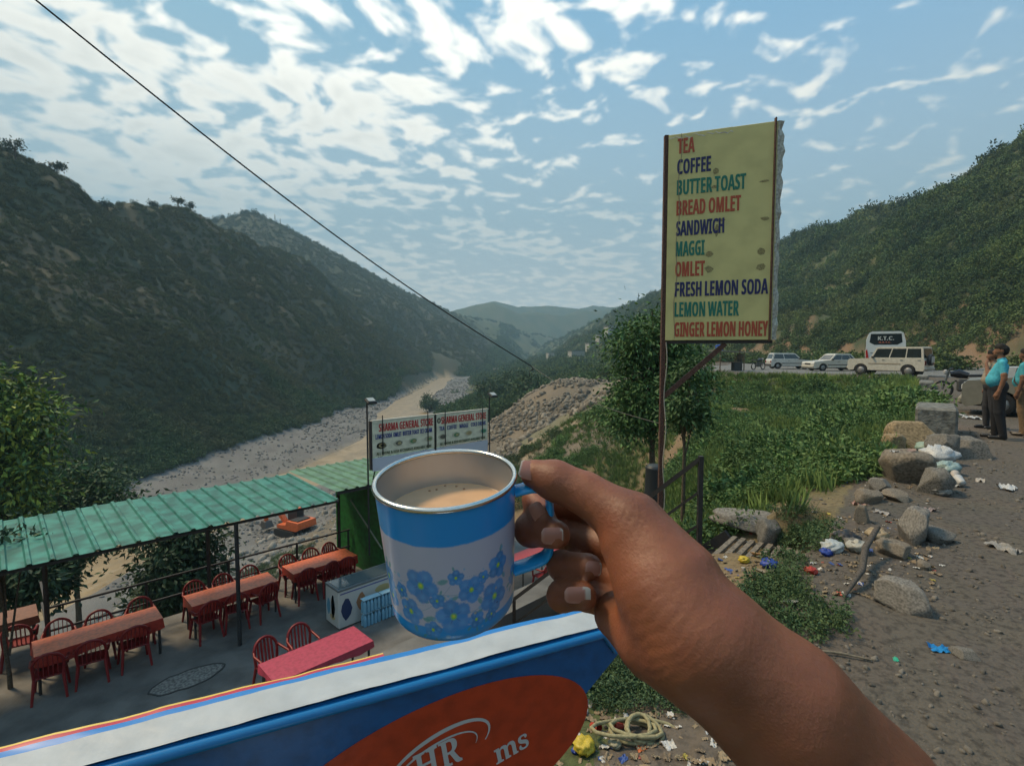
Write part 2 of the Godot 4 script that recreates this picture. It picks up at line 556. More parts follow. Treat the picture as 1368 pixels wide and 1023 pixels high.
# ---------------------------------------------------------------- plants
func leaf_cloud(n: int, r: Vector3, ln: float, w: float, sd: int, cols: Array, shell := 0.35, lumps := 7) -> ArrayMesh:
	# leaves on a handful of uneven lobes
	var q := RandomNumberGenerator.new(); q.seed = sd
	var g := Geo.new()
	var lobes := []
	for k in lumps:
		var o := Vector3(q.randfn(), q.randfn() * 0.8, q.randfn()).normalized() * q.randf_range(0.25, 0.75)
		lobes.append([o, q.randf_range(0.3, 0.55)])
	for k in n:
		var lb: Array = lobes[q.randi() % lumps]
		var o := Vector3(q.randfn(), q.randfn(), q.randfn()).normalized()
		var p: Vector3 = lb[0] + o * lb[1] * pow(q.randf(), shell)
		g.col = cols[q.randi() % cols.size()] * q.randf_range(0.75, 1.25)
		g.col.a = 1
		var dir := (o + Vector3(q.randfn(), q.randfn() - 0.5, q.randfn()) * 0.6).normalized()
		var side := dir.cross(Vector3(q.randfn(), q.randfn(), q.randfn())).normalized()
		var sc := q.randf_range(0.6, 1.3)
		g.leaf(p * r, dir, side, ln * sc, w * sc)
	return g.mesh()

func place_scrub(spots: Array, called: String, label: String, category: String, meshes: Array, m: Material):
	# one object per mass, of several plant shapes
	var root := thing(called, label, category)
	root.set_meta("kind", "stuff")
	for k in meshes.size():
		var xs := []
		var cs := []
		for j in range(k, spots.size(), meshes.size()):
			xs.append(spots[j][0]); cs.append(spots[j][1])
		if xs.size(): scatter("plants", meshes[k], m, xs, cs, "", "", root)
	return root

func spot(p: Vector3, size: float, tint: Color, squash := 1.0) -> Array:
	var b := Basis(Vector3.UP, rng.randf() * TAU).rotated(Vector3.RIGHT, rng.randf_range(-0.2, 0.2)).scaled(Vector3(size * rng.randf_range(0.8, 1.2), size * squash * rng.randf_range(0.8, 1.25), size))
	return [Transform3D(b, p), tint]

func build_scrub():
	var m := tinted(0.9, 0.12)
	var w := [Color(1, 1, 1), Color(0.8, 0.9, 0.8), Color(1.15, 1.1, 0.85)]
	var far := []
	for k in 4: far.append(leaf_cloud(380, Vector3.ONE, 0.18, 0.13, 40 + k, w, 0.45, 9))
	var left := []; var right := []; var wood := []; var foot := []
	rng.seed = 77
	for k in 230000:
		var a := deg_to_rad(rng.randf_range(-50, 50))
		var r := 32.0 * pow(42.0, rng.randf())
		var x := sin(a) * r
		var z := -cos(a) * r
		var off := x - table_at(RIVER, -z)
		if absf(off) < 11 and -z < 480: continue
		var n2 := n_hill.get_noise_2d(x * 3 + 90, z * 3)
		var n3 := n_fine.get_noise_2d(x * 0.8 + 20, z * 0.8)
		if x < -25:
			if r > 900: continue
			var y := ground_at(x, z)
			if y < -19.2 + n3 * 1.2: continue
			var low := clampf((-4.0 - y + n2 * 14.0) / 14.0, 0, 1)
			if rng.randf() > 0.8 + low * 0.4 + n2 * 0.7: continue
			var n4 := n_hill.get_noise_2d(x * 0.9 - 200, z * 0.9)
			var c := Color(0.098, 0.11, 0.055).lerp(Color(0.062, 0.118, 0.048), clampf(low + n4 * 1.5, 0, 1)).lerp(Color(0.15, 0.125, 0.07), clampf(n3 * 0.7 + n4 * 1.3 - 0.1, 0, 0.6)) * rng.randf_range(0.78, 1.22)
			if rng.randf() < n4 * 1.4 - 0.25: continue
			left.append(spot(Vector3(x, y + 0.2, z), rng.randf_range(0.6, 1.35) * (1.0 + low * 0.8) * clampf(r / 190.0, 0.75, 2.4), c, 0.85))
		elif x > 30 and -z > 44 or (x > 10 and -z > 135):
			if r > 1000: continue
			var y := ground_at(x, z)
			var s := road_side(x, z) if -z < 130 else -9.0
			if s > 0 and y < 1.6 + n3 * 7.0: continue
			if rng.randf() > 0.8 + n2 * 1.2: continue
			var n4 := n_hill.get_noise_2d(x * 1.3 + 700, z * 1.3)
			if rng.randf() < n4 * 1.8 - 0.25: continue
			var c := Color(0.07, 0.12, 0.042).lerp(Color(0.12, 0.165, 0.05), rng.randf()).lerp(Color(0.04, 0.08, 0.034), clampf(n2 * 2.0, 0, 1)).lerp(Color(0.17, 0.17, 0.07), clampf(n4 * 1.2, 0, 0.6)) * rng.randf_range(0.6, 1.35)
			right.append(spot(Vector3(x, y + 0.3, z), (0.6 + 1.7 * pow(rng.randf(), 2.5)) * clampf(r / 150.0, 0.7, 2.2), c, 1.05))
		elif -z > 108 and x > -26 and r < 1200:
			var y := ground_at(x, z)
			if y < -18.9 and -z < 330: continue
			if rng.randf() > 0.75 + n2: continue
			var c := Color(0.06, 0.11, 0.045).lerp(Color(0.1, 0.145, 0.055), rng.randf()) * rng.randf_range(0.6, 1.35)
			wood.append(spot(Vector3(x, y + 1.0, z), rng.randf_range(1.4, 3.0) * clampf(r / 220.0, 0.9, 2.0), c, 1.15))
	place_scrub(left, "hillside_scrub", "dark olive scrub covering the steep hillside across the river", "scrub", far, m)
	place_scrub(right, "hillside_bushes", "green bushes covering the slope above the road", "bushes", far, m)
	place_scrub(wood, "valley_wood", "green riverside wood filling the valley beyond the rubble mound", "wood", far, m)
	# far ridges: only the crowns that break their line
	var crest := []
	for rr in [1, 2, 3]:
		var p: Array = ridges[rr][0]
		for k in p.size() - 1:
			for j in 46:
				var t := rng.randf()
				var x: float = lerpf(p[k][0], p[k + 1][0], t) + rng.randf_range(-12, 12)
				var z: float = -lerpf(p[k][1], p[k + 1][1], t) + rng.randf_range(-12, 12)
				if -z < 120 or absf(x) > -z * 1.1: continue
				crest.append(spot(Vector3(x, ground_at(x, z) + 1.0, z), rng.randf_range(1.6, 4.4), Color(0.035, 0.06, 0.028) * rng.randf_range(0.8, 1.2), 1.2))
	place_scrub(crest, "ridge_wood", "trees dotted along the crests of the hills", "trees", far, m)

func tree(called: String, label: String, at: Vector3, tall: float, crown: Vector3, crown_y: float, leaves: int, ln: float, cols: Array, sd: int, limbs := 9, trunk_r := 0.06, lean := Vector3.ZERO, group := "") -> Node3D:
	var t := thing(called, label, "tree", at, 0, group)
	var q := RandomNumberGenerator.new(); q.seed = sd
	var g := Geo.new()
	var top := Vector3(0, tall, 0) + lean
	var pts := []
	for k in 7:
		var u := k / 6.0
		pts.append(Vector3(0, -0.25, 0).lerp(top * Vector3(1, 0.86, 1), u) + Vector3(q.randfn(), 0, q.randfn()) * 0.05 * tall * 0.2 * u)
	g.tube(pts, [trunk_r * 1.25, trunk_r, trunk_r * 0.9, trunk_r * 0.75, trunk_r * 0.55, trunk_r * 0.35, trunk_r * 0.15], 8)
	var ends := []
	for k in limbs:
		var u := q.randf_range(0.25, 0.95)
		var s: Vector3 = pts[clampi(int(u * 6), 1, 5)]
		s.y = lerpf(s.y, maxf(s.y, crown_y - crown.y * 0.6), 0.5)
		var o := Vector3(q.randfn(), q.randfn() * 0.9, q.randfn()).normalized() * q.randf_range(0.5, 0.98)
		var e := Vector3(top.x, crown_y, top.z) + o * crown
		var mid := s.lerp(e, 0.5) + Vector3(0, 0.08 * tall, 0)
		g.tube([s, mid, e], [trunk_r * 0.45, trunk_r * 0.28, trunk_r * 0.1], 5)
		ends.append(e); ends.append(mid.lerp(e, 0.5))
	part("trunk", g, worn(lin(0.11, 0.085, 0.06), 0.9, 3.0, 0.6, 1.2, 0.0, 0.8), t)
	var f := Geo.new()
	for k in leaves:
		var e: Vector3 = ends[q.randi() % ends.size()]
		var o := Vector3(q.randfn(), q.randfn() * 0.8, q.randfn()) * 0.19 * (crown.x + crown.y + crown.z) / 2.0
		var p := e + o * q.randf_range(0.3, 1.0)
		f.col = cols[q.randi() % cols.size()] * q.randf_range(0.7, 1.3); f.col.a = 1
		var dir := (o.normalized() + Vector3(q.randfn(), q.randfn() - 0.7, q.randfn()) * 0.7).normalized()
		var side := dir.cross(Vector3(q.randfn(), q.randfn() + 1.0, q.randfn())).normalized()
		var sc := q.randf_range(0.6, 1.25)
		f.leaf(p, dir, side, ln * sc, ln * 0.42 * sc)
	part("crown", f, tinted(0.75, 0.2), t)
	return t

func build_near_plants():
	rng.seed = 99
	var greens := [Color(0.05, 0.115, 0.035), Color(0.075, 0.15, 0.045), Color(0.035, 0.085, 0.03), Color(0.1, 0.165, 0.05)]
	# the tree behind the menu board
	tree("roadside_tree", "bushy green tree growing behind the yellow menu board", Vector3(3.15, -2.0, -11.6), 5.2, Vector3(1.05, 1.6, 1.05), 3.0, 21000, 0.11, [Color(0.06, 0.14, 0.042), Color(0.045, 0.11, 0.04), Color(0.09, 0.18, 0.05)], 5, 40, 0.07)
	var g2 := tree("sapling", "thin sapling beside the menu board post", on_level(912, 690, -1.2) * 1.0, 2.9, Vector3(0.42, 0.75, 0.42), 2.1, 2600, 0.1, [Color(0.045, 0.1, 0.03), Color(0.06, 0.12, 0.04)], 9, 12, 0.035)
	# trees on the slope below the terrace
	var dark := [Color(0.03, 0.06, 0.025), Color(0.042, 0.08, 0.03), Color(0.025, 0.05, 0.022)]
	tree("slope_tree", "dark leafy tree behind the terrace railing, below the green roof", at_depth(238, 800, 17.5) + Vector3(0, -3.6, 0), 6.6, Vector3(1.5, 1.9, 1.5), 4.6, 9000, 0.24, dark, 12, 26, 0.09)
	tree("slope_tree", "dark leafy tree past the terrace railing beside the left dark table", at_depth(35, 790, 15.5) + Vector3(0, -2.6, 0), 4.9, Vector3(1.5, 1.2, 1.3), 3.3, 6000, 0.24, dark, 14, 20, 0.09)
	tree("fringe_tree", "yellow green tree with long drooping leaves rising left of the river", at_depth(8, 610, 23.0) + Vector3(-0.6, -9.0, 0), 13.0, Vector3(2.3, 4.6, 2.3), 9.0, 15000, 0.34, [Color(0.17, 0.25, 0.045), Color(0.07, 0.14, 0.04), Color(0.28, 0.33, 0.05), Color(0.05, 0.1, 0.035)], 15, 46, 0.13)
	tree("fringe_tree", "dark broad tree on the bank left of the terrace roof", at_depth(95, 640, 30.0) + Vector3(0, -9.0, 0), 9.5, Vector3(3.4, 3.0, 3.0), 6.6, 12000, 0.36, [Color(0.035, 0.075, 0.03), Color(0.05, 0.1, 0.03)], 16, 40, 0.14)
	tree("fringe_tree", "low dark tree whose sprays hang over the roof's left end", at_depth(28, 725, 9.3) + Vector3(-0.35, -4.4, 0.0), 4.75, Vector3(0.62, 0.42, 0.5), 4.35, 420, 0.15, dark, 18, 12, 0.05)
	# small bushes by the mound and the river
	for b in [[575, 552, 190.0, 4.0], [705, 548, 118.0, 5.0], [655, 540, 150.0, 6.0], [690, 520, 165.0, 6.0]]:
		var p := at_depth(b[0], b[1], b[2])
		p.y = ground_at(p.x, p.z)
		tree("valley_tree", "rounded green tree standing by the river bar", p, b[3] * 1.5, Vector3(b[3], b[3] * 0.75, b[3]), b[3] * 0.8, 2600, 0.75, [Color(0.04, 0.08, 0.03), Color(0.055, 0.1, 0.035)], int(b[0]), 22, 0.2, Vector3.ZERO, "trees by the river bar")
	# lone trees on the dark ridge
	for b in [[20, 214, 150.0, 5.5], [76, 240, 165.0, 4.5], [143, 272, 186.0, 4.5], [205, 284, 212.0, 3.5], [238, 287, 225.0, 5.0], [255, 289, 235.0, 4.0]]:
		var p := at_depth(b[0], b[1], b[2])
		p.y = ground_at(p.x, p.z) - 0.5
		tree("ridge_tree", "lone flat-topped tree on the dark ridge line", p, b[3], Vector3(b[3] * 0.5, b[3] * 0.26, b[3] * 0.5), b[3] * 0.82, 420, 0.8, [Color(0.035, 0.06, 0.03)], int(b[0]) + 3, 9, 0.22, Vector3.ZERO, "lone trees on the dark ridge")
	# undergrowth of the gully and the slopes
	var clump := []
	for k in 4: clump.append(leaf_cloud(330, Vector3(1, 0.85, 1), 0.17, 0.075, 60 + k, [Color(1, 1, 1), Color(0.85, 0.95, 0.8), Color(1.2, 1.15, 0.9)], 0.6, 6))
	var blade := Geo.new()
	for k in 16:
		var a := rng.randf() * TAU
		var o := Vector3(cos(a), 0, sin(a)) * rng.randf() * 0.5
		blade.col = Color(1, 1, 1) * rng.randf_range(0.75, 1.2)
		var dir := (Vector3(rng.randfn() * 0.35, 1, rng.randfn() * 0.35)).normalized()
		blade.leaf(o, dir, dir.cross(Vector3(rng.randfn(), 0.1, rng.randfn())).normalized(), rng.randf_range(0.6, 1.1), 0.085)
	var blade_mesh := blade.mesh()
	var bush := []; var grass := []; var slope := []
	for k in 52000:
		var a := deg_to_rad(rng.randf_range(-4, 50))
		var r := rng.randf_range(3.2, 44.0)
		var x := sin(a) * r
		var z := -cos(a) * r
		var s := road_side(x, z)
		if s > -0.25 or x < 0.6: continue
		if Vector2(x - 2.0, z + 5.2).length() < 0.9 or (s > -0.6 and r < 8) or (s > -1.4 and r < 8 and rng.randf() < 0.7): continue
		if x < 2.2 and -z < 6.0: continue
		var n1 := n_fine.get_noise_2d(x * 1.7 + 50, z * 1.7)
		var n2 := n_hill.get_noise_2d(x * 6, z * 6)
		var y := ground_at(x, z)
		var bare := n1 * 1.6 + n_hill.get_noise_2d(x * 2 + 300, z * 2) * 1.2 + (0.8 if -z > 13 and x < 12 else 0.1)
		var lane := clampf((-s - 1.8) / 3.5, 0, 1) * clampf((17.0 - r) / 8.0, 0, 1)
		if rng.randf() < 0.85 - bare * 0.75:
			grass.append(spot(Vector3(x, y - 0.02, z), rng.randf_range(0.12, 0.3) * (1.0 + r * 0.02), Color(0.12, 0.19, 0.05).lerp(Color(0.27, 0.38, 0.065), clampf(lane + n2 * 0.7, 0, 1)) * rng.randf_range(0.75, 1.2)))
		if s > -1.6 and r > 24: continue
		var shrub := n_hill.get_noise_2d(x * 9 + 40, z * 9)
		var rim := clampf(1.0 - absf(-s - 1.8) / 1.6, 0, 1) * clampf((24.0 - r) / 6.0, 0, 1)
		if rng.randf() < 0.14 + shrub * 1.8 + rim * 0.3 - lane * 0.5 - bare * 0.3:
			bush.append(spot(Vector3(x, y + 0.1, z), (0.14 + rng.randf_range(0.1, 0.5) * clampf(0.4 + shrub * 3.0 + rim * 0.5, 0.2, 1.7)) * (0.8 + r * 0.006), Color(0.075, 0.15, 0.048).lerp(Color(0.14, 0.23, 0.07), clampf(rng.randf() * 0.7 + n1 * 0.8, 0, 1)) * rng.randf_range(0.65, 1.3), 1.0))
	var lm := tinted(0.8, 0.15)
	place_scrub(bush, "gully_undergrowth", "leafy green weeds filling the gully below the road", "undergrowth", clump, lm)
	place_scrub(grass, "gully_grass", "short bright grass on the slope below the road", "grass", [blade_mesh], lm)
	# slope that falls from the terrace to the river
	for k in 9000:
		var x := rng.randf_range(-40, 4)
		var z := -rng.randf_range(9, 52)
		var t := terrace(x, z)
		if t.y < 14.9 or (t.x < 1.2 and t.y < 16.6): continue
		if x > -20 and -z > 42: continue
		var y := ground_at(x, z)
		if y < -19.4: continue
		var n2 := n_hill.get_noise_2d(x * 4, z * 4)
		if rng.randf() > 0.4 + n2 * 1.2: continue
		slope.append(spot(Vector3(x, y + 0.15, z), rng.randf_range(0.3, 0.8), Color(0.04, 0.08, 0.032).lerp(Color(0.085, 0.12, 0.045), rng.randf()) * rng.randf_range(0.7, 1.25), 0.9))
	place_scrub(slope, "slope_undergrowth", "green undergrowth on the slope between terrace and river", "undergrowth", clump, lm)
	# the weeds at the foot of the blue board
	var near_spots := []
	for k in 420:
		var px := rng.randf_range(740, 960)
		var py := rng.randf_range(868, 1040)
		var p := on_ground(px, py)
		if rng.randf() < (py - 915) / 50.0: continue
		near_spots.append(spot(p + Vector3(0, 0.03, 0), rng.randf_range(0.07, 0.15), Color(0.05, 0.095, 0.045).lerp(Color(0.09, 0.145, 0.06), rng.randf())))
	for b in [[1040, 800, 22], [1085, 835, 14], [1010, 820, 10], [1075, 720, 40], [1050, 745, 18]]:
		for k in b[2]:
			var p := on_ground(b[0] + rng.randfn() * 16, b[1] + rng.randfn() * 12)
			near_spots.append(spot(p + Vector3(0, 0.03, 0), rng.randf_range(0.07, 0.16), Color(0.05, 0.1, 0.04).lerp(Color(0.09, 0.14, 0.055), rng.randf())))
	place_scrub(near_spots, "verge_weeds", "small leafy weeds on the littered verge beside the blue board", "weeds", clump, lm)

# ---------------------------------------------------------------- sky
func sky_texture() -> ImageTexture:
	var w := 3072
	var h := 1536
	var im := Image.create(w, h, false, Image.FORMAT_RGBF)
	var big := fbm(31, 1.2, 4)
	var puff := fbm(36, 5.6, 5)
	var warp := fbm(33, 2.0, 2)
	var cover := fbm(39, 0.5, 2)
	var sun := (at_depth(540, 40, 1.0) - EYE).normalized()
	im.fill(Color(0.28, 0.31, 0.32))
	for j in range(0, h / 2 + 4):
		var el := PI * (0.5 - (j + 0.5) / h)
		var y := sin(el)
		var ce := cos(el)
		var up := clampf(y, 0, 1)
		var s := 1.0 / (up + 0.1)
		var t := pow(1.0 - up, 2.5)
		var lo := clampf((0.36 - up) / 0.3, 0, 1)
		var k := 0
		while k < w:
			var az := wrapf(TAU * (k + 0.5) / w, -PI, PI)   # column 0 lies straight ahead (-z)
			# sky that lies behind the photographer changes slowly enough to be sampled coarsely
			var step := 1 if absf(az) < 1.15 and up < 0.85 else 4
			if step == 4 and j % 4 != 0:
				k += 4
				continue
			var dx := sin(az) * ce
			var dz := -cos(az) * ce
			# clear sky: deep teal blue above, pale near the horizon
			var near := clampf(0.5 + 0.5 * (dx * sun.x + y * sun.y + dz * sun.z), 0, 1)
			var left := clampf(0.5 - dx * 0.95, 0, 1)
			var r := lerpf(lerpf(0.015, 0.15, left * 0.55), 0.8, t)
			var g := lerpf(lerpf(0.215, 0.34, left * 0.6), 0.82, t)
			var b := lerpf(lerpf(0.47, 0.45, left), 0.77, t)
			# a broken sheet of cloud, seen in perspective
			var u := dx * s
			var v := dz * s
			var q := warp.get_noise_2d(u, v) * 0.07
			var a1 := big.get_noise_2d(u * 0.8 - v * 0.35 + q, (u * 0.5 + v) * 1.3 + q)
			var a2 := puff.get_noise_2d(u + q, v - q)
			var c := cover.get_noise_2d(u, v)
			var dens := a1 * 0.5 + a2 * 0.95 + c * 0.4 - 0.15 + left * 0.34 + lo * 0.08
			var al := clampf(dens * 1.85 + 0.07, 0, 1)
			al = al * al * (3 - 2 * al) * lerpf(0.96, 0.5, lo)
			var thick := clampf(dens - 0.1, 0, 1)
			var lum := lerpf(0.84, 0.5, thick) * lerpf(0.8, 1.6, pow(near, 4.0)) + a2 * 0.2
			lum = clampf(lum, 0.36, 1.3)
			var col := Color(lerpf(r, lum * 1.05, al), lerpf(g, lum * 0.98, al), lerpf(b, lum * 0.85, al)) * 0.56
			if step == 1: im.set_pixel(k, j, col)
			else: im.fill_rect(Rect2i(k, j, 4, 4), col)
			k += step
	return ImageTexture.create_from_image(im)

func setup():
	var cam := Camera3D.new()
	cam.name = "camera"
	add_child(cam)
	cam.position = EYE
	cam.basis = cam_basis
	cam.fov = rad_to_deg(2.0 * atan(511.5 / FOCAL))
	cam.near = 0.02
	cam.far = 12000
	cam.current = true
	var e := Environment.new()
	e.background_mode = Environment.BG_SKY
	var sm := PanoramaSkyMaterial.new()
	sm.panorama = sky_texture()
	e.sky = Sky.new()
	e.sky.sky_material = sm
	e.background_energy_multiplier = 1.0
	e.ambient_light_source = Environment.AMBIENT_SOURCE_SKY
	e.tonemap_mode = Environment.TONE_MAPPER_LINEAR
	e.tonemap_exposure = 3.4
	e.sdfgi_enabled = true
	e.ssao_enabled = true
	e.ssil_enabled = true
	e.fog_enabled = true
	e.fog_density = 0.0006
	e.fog_light_color = lin(0.45, 0.77, 1.0)
	var we := WorldEnvironment.new()
	we.name = "world_environment"
	we.environment = e
	add_child(we)
	var s := DirectionalLight3D.new()
	s.name = "sun"
	s.light_energy = 0.5
	s.light_angular_distance = 12.0
	s.light_color = Color(1.0, 0.89, 0.72)
	s.shadow_enabled = true
	add_child(s)
	s.look_at_from_position(Vector3(-42, 62, -16), Vector3.ZERO)

# ---------------------------------------------------------------- lettering
func lettering(parent: Node, called: String, text: String, m: Material, at: Vector3, b: Basis, wide: float, tall: float, from_left := true, serif := false, depth := 0.004) -> MeshInstance3D:
	# text scaled to a given width and height; at = its lower left corner (or its centre)
	var t := TextMesh.new()
	var f := SystemFont.new()
	f.font_names = PackedStringArray(["Droid Serif" if serif else "Droid Sans"])
	f.font_weight = 700
	if serif: f.font_italic = true
	var fv := FontVariation.new()
	fv.base_font = f
	fv.variation_embolden = 0.0
	t.font = fv
	t.text = text
	t.font_size = 48
	t.pixel_size = 0.01
	t.depth = 0.02
	t.curve_step = 2.0
	t.horizontal_alignment = HORIZONTAL_ALIGNMENT_CENTER
	var bb := t.get_aabb()
	var sc := Vector3(wide / bb.size.x, tall / bb.size.y, depth / 0.02)
	var shift := -(bb.position + (Vector3(0, 0, bb.size.z * 0.5) if from_left else bb.size * 0.5)) * sc
	# heavy strokes: the outline is struck three times, a little apart
	var st := SurfaceTool.new()
	var fat := 0.0 if serif else 0.018 * bb.size.y / sc.x * sc.y
	for k in 3:
		if fat == 0.0 and k > 0: break
		st.append_from(t, 0, Transform3D(Basis.IDENTITY, Vector3((k - 1) * fat if fat > 0 else 0.0, 0.0, 0.0012 * k)))
	var o := MeshInstance3D.new()
	o.name = called
	o.mesh = st.commit()
	o.material_override = m
	parent.add_child(o, true)
	o.transform = Transform3D(b, at) * Transform3D(Basis.from_scale(sc), shift)
	return o

# ---------------------------------------------------------------- menu board on its post
func build_menu_board():
	var p0 := Vector3(1.75, 0, -6.0)
	var p1 := Vector3(2.79, 0, -5.62)
	var ux := (p1 - p0).normalized()
	var b := Basis(ux, Vector3.UP, ux.cross(Vector3.UP))
	var wide := p0.distance_to(p1)
	var y0 := 1.72; var tall := 2.275
	var t := thing("menu_board", "tall yellow menu board listing tea, coffee and snacks on a rusty post", "signboard", Vector3(p0.x, -1.0, p0.z))
	var o := Vector3(-p0.x, 1.0, -p0.z)
	var w := func(x: float, y: float, z: float) -> Vector3: return p0 + b * Vector3(x, y0 + y, z) + o
	var yellow := worn(lin(0.6, 0.55, 0.23), 0.5, 0.5, 0.9, 1.05)
	var rust := worn(lin(0.12, 0.06, 0.045), 0.75, 6.0, 0.5, 1.3, 0.2, 0.6)
	var dark := worn(lin(0.035, 0.03, 0.03), 0.7, 5.0, 0.6, 1.3)
	var g := Geo.new()
	g.box(w.call(wide * 0.5, tall * 0.5, 0), Vector3(wide, tall, 0.02), b, 0.004)
	part("panel", g, yellow, t)
	g = Geo.new()
	g.bar(w.call(-0.025, -2.95, -0.02), w.call(-0.025, tall + 0.01, -0.02), 0.05, 0.05)
	part("post", g, rust, t)
	g = Geo.new()
	g.bar(w.call(wide - 0.035, -0.015, 0.018), w.call(wide - 0.035, tall + 0.03, 0.018), 0.032, 0.014)
	part("frame_strip", g, rust, t)
	g = Geo.new()
	g.bar(w.call(0.0, -0.02, -0.03), w.call(wide, -0.02, -0.03), 0.036, 0.036)
	part("frame_rail", g, dark, t)
	g = Geo.new()
	g.bar(w.call(0.0, tall - 0.02, -0.032), w.call(wide, tall - 0.02, -0.032), 0.036, 0.036)
	part("frame_rail", g, dark, t)
	g = Geo.new()
	g.bar(w.call(0.64, -0.04, -0.05), w.call(0.0, -0.64, -0.02), 0.055, 0.055)
	part("brace", g, rust, t)
	# torn flex that is wrapped round the right edge and the top
	rng.seed = 8
	g = Geo.new()
	var last: Array = []
	for k in 30:
		var y := tall * k / 29.0
		var e := wide + 0.03 + rng.randf_range(0.0, 0.035) * (1.3 if k > 18 else 0.6)
		var now := [w.call(wide - 0.012, y, 0.013), w.call(wide + 0.012, y, 0.004 + rng.randf_range(-0.004, 0.004)), w.call(e, y, -0.02 + rng.randf_range(-0.015, 0.015))]
		if last.size():
			g.face([last[0], last[1], now[1], now[0]], b.z)
			g.face([last[1], last[2], now[2], now[1]], b.z)
		last = now
	part("torn_flex_edge", g, worn(lin(0.55, 0.56, 0.5), 0.6, 4.0, 0.6, 1.1), t)
	g = Geo.new()
	last = []
	for k in 24:
		var x := wide * 0.6 * k / 23.0
		var now := [w.call(x, tall + 0.004, 0.0), w.call(x, tall - rng.randf_range(0.02, 0.07), 0.0125)]
		if last.size(): g.face([last[0], last[1], now[1], now[0]], b.z)
		last = now
	part("torn_flex_edge", g, worn(lin(0.6, 0.6, 0.55), 0.6, 4.0, 0.6, 1.1), t)
	# a line of cable down the face and along the post
	g = Geo.new()
	var pts := []
	for k in 24: pts.append(w.call(0.135 + 0.012 * sin(k * 0.9) - 0.002 * k, tall * 1.0 - k * 0.098, 0.017))
	g.tube(pts, [0.0035], 5)
	part("cable", g, worn(lin(0.3, 0.27, 0.2), 0.7, 4.0), t)
	g = Geo.new()
	pts = []
	for k in 30: pts.append(w.call(0.012 + 0.014 * sin(k * 0.7), -0.02 - k * 0.09, 0.016 + 0.01 * cos(k * 0.5)))
	g.tube(pts, [0.006], 6)
	part("cable", g, worn(lin(0.42, 0.4, 0.33), 0.7, 4.0), t)
	# brown patches where tape came off
	for q in [[0.5, 1.83, 0.05, 0.05], [0.49, 1.66, 0.06, 0.028], [0.55, 1.3, 0.07, 0.025], [0.52, 1.2, 0.03, 0.1], [0.45, 0.94, 0.055, 0.05], [0.45, 0.78, 0.055, 0.05], [0.97, 0.94, 0.05, 0.05], [0.97, 0.78, 0.06, 0.05], [0.985, 1.67, 0.07, 0.016], [1.0, 1.28, 0.06, 0.03]]:
		g = Geo.new()
		var f := []
		for k in 7:
			var a := TAU * k / 7.0
			f.append(w.call(q[0] + cos(a) * q[2] * rng.randf_range(0.5, 0.95), q[1] + sin(a) * q[3] * rng.randf_range(0.5, 0.9), 0.0118))
		g.face(f, b.z)
		part("tape_patch", g, worn(lin(0.33, 0.29, 0.13), 0.8, 9.0, 0.5, 1.3), t)
	var red := worn(lin(0.5, 0.09, 0.04), 0.6, 8.0, 0.7, 1.1)
	var blue := worn(lin(0.02, 0.025, 0.13), 0.6, 8.0, 0.7, 1.1)
	var green := worn(lin(0.015, 0.21, 0.15), 0.6, 8.0, 0.7, 1.1)
	var rows := [["TEA", red, 0.175], ["COFFEE", blue, 0.345], ["BUTTER TOAST", green, 0.70], ["BREAD OMLET", red, 0.655], ["SANDWICH", blue, 0.495], ["MAGGI", green, 0.30], ["OMLET", red, 0.305], ["FRESH LEMON SODA", blue, 0.945], ["LEMON WATER", green, 0.665], ["GINGER LEMON HONEY", red, 0.955]]
	for k in rows.size():
		lettering(t, "lettering", rows[k][0], rows[k][1], w.call(0.1, tall - 0.215 - k * 0.2245, 0.0125), b, rows[k][2], 0.162)

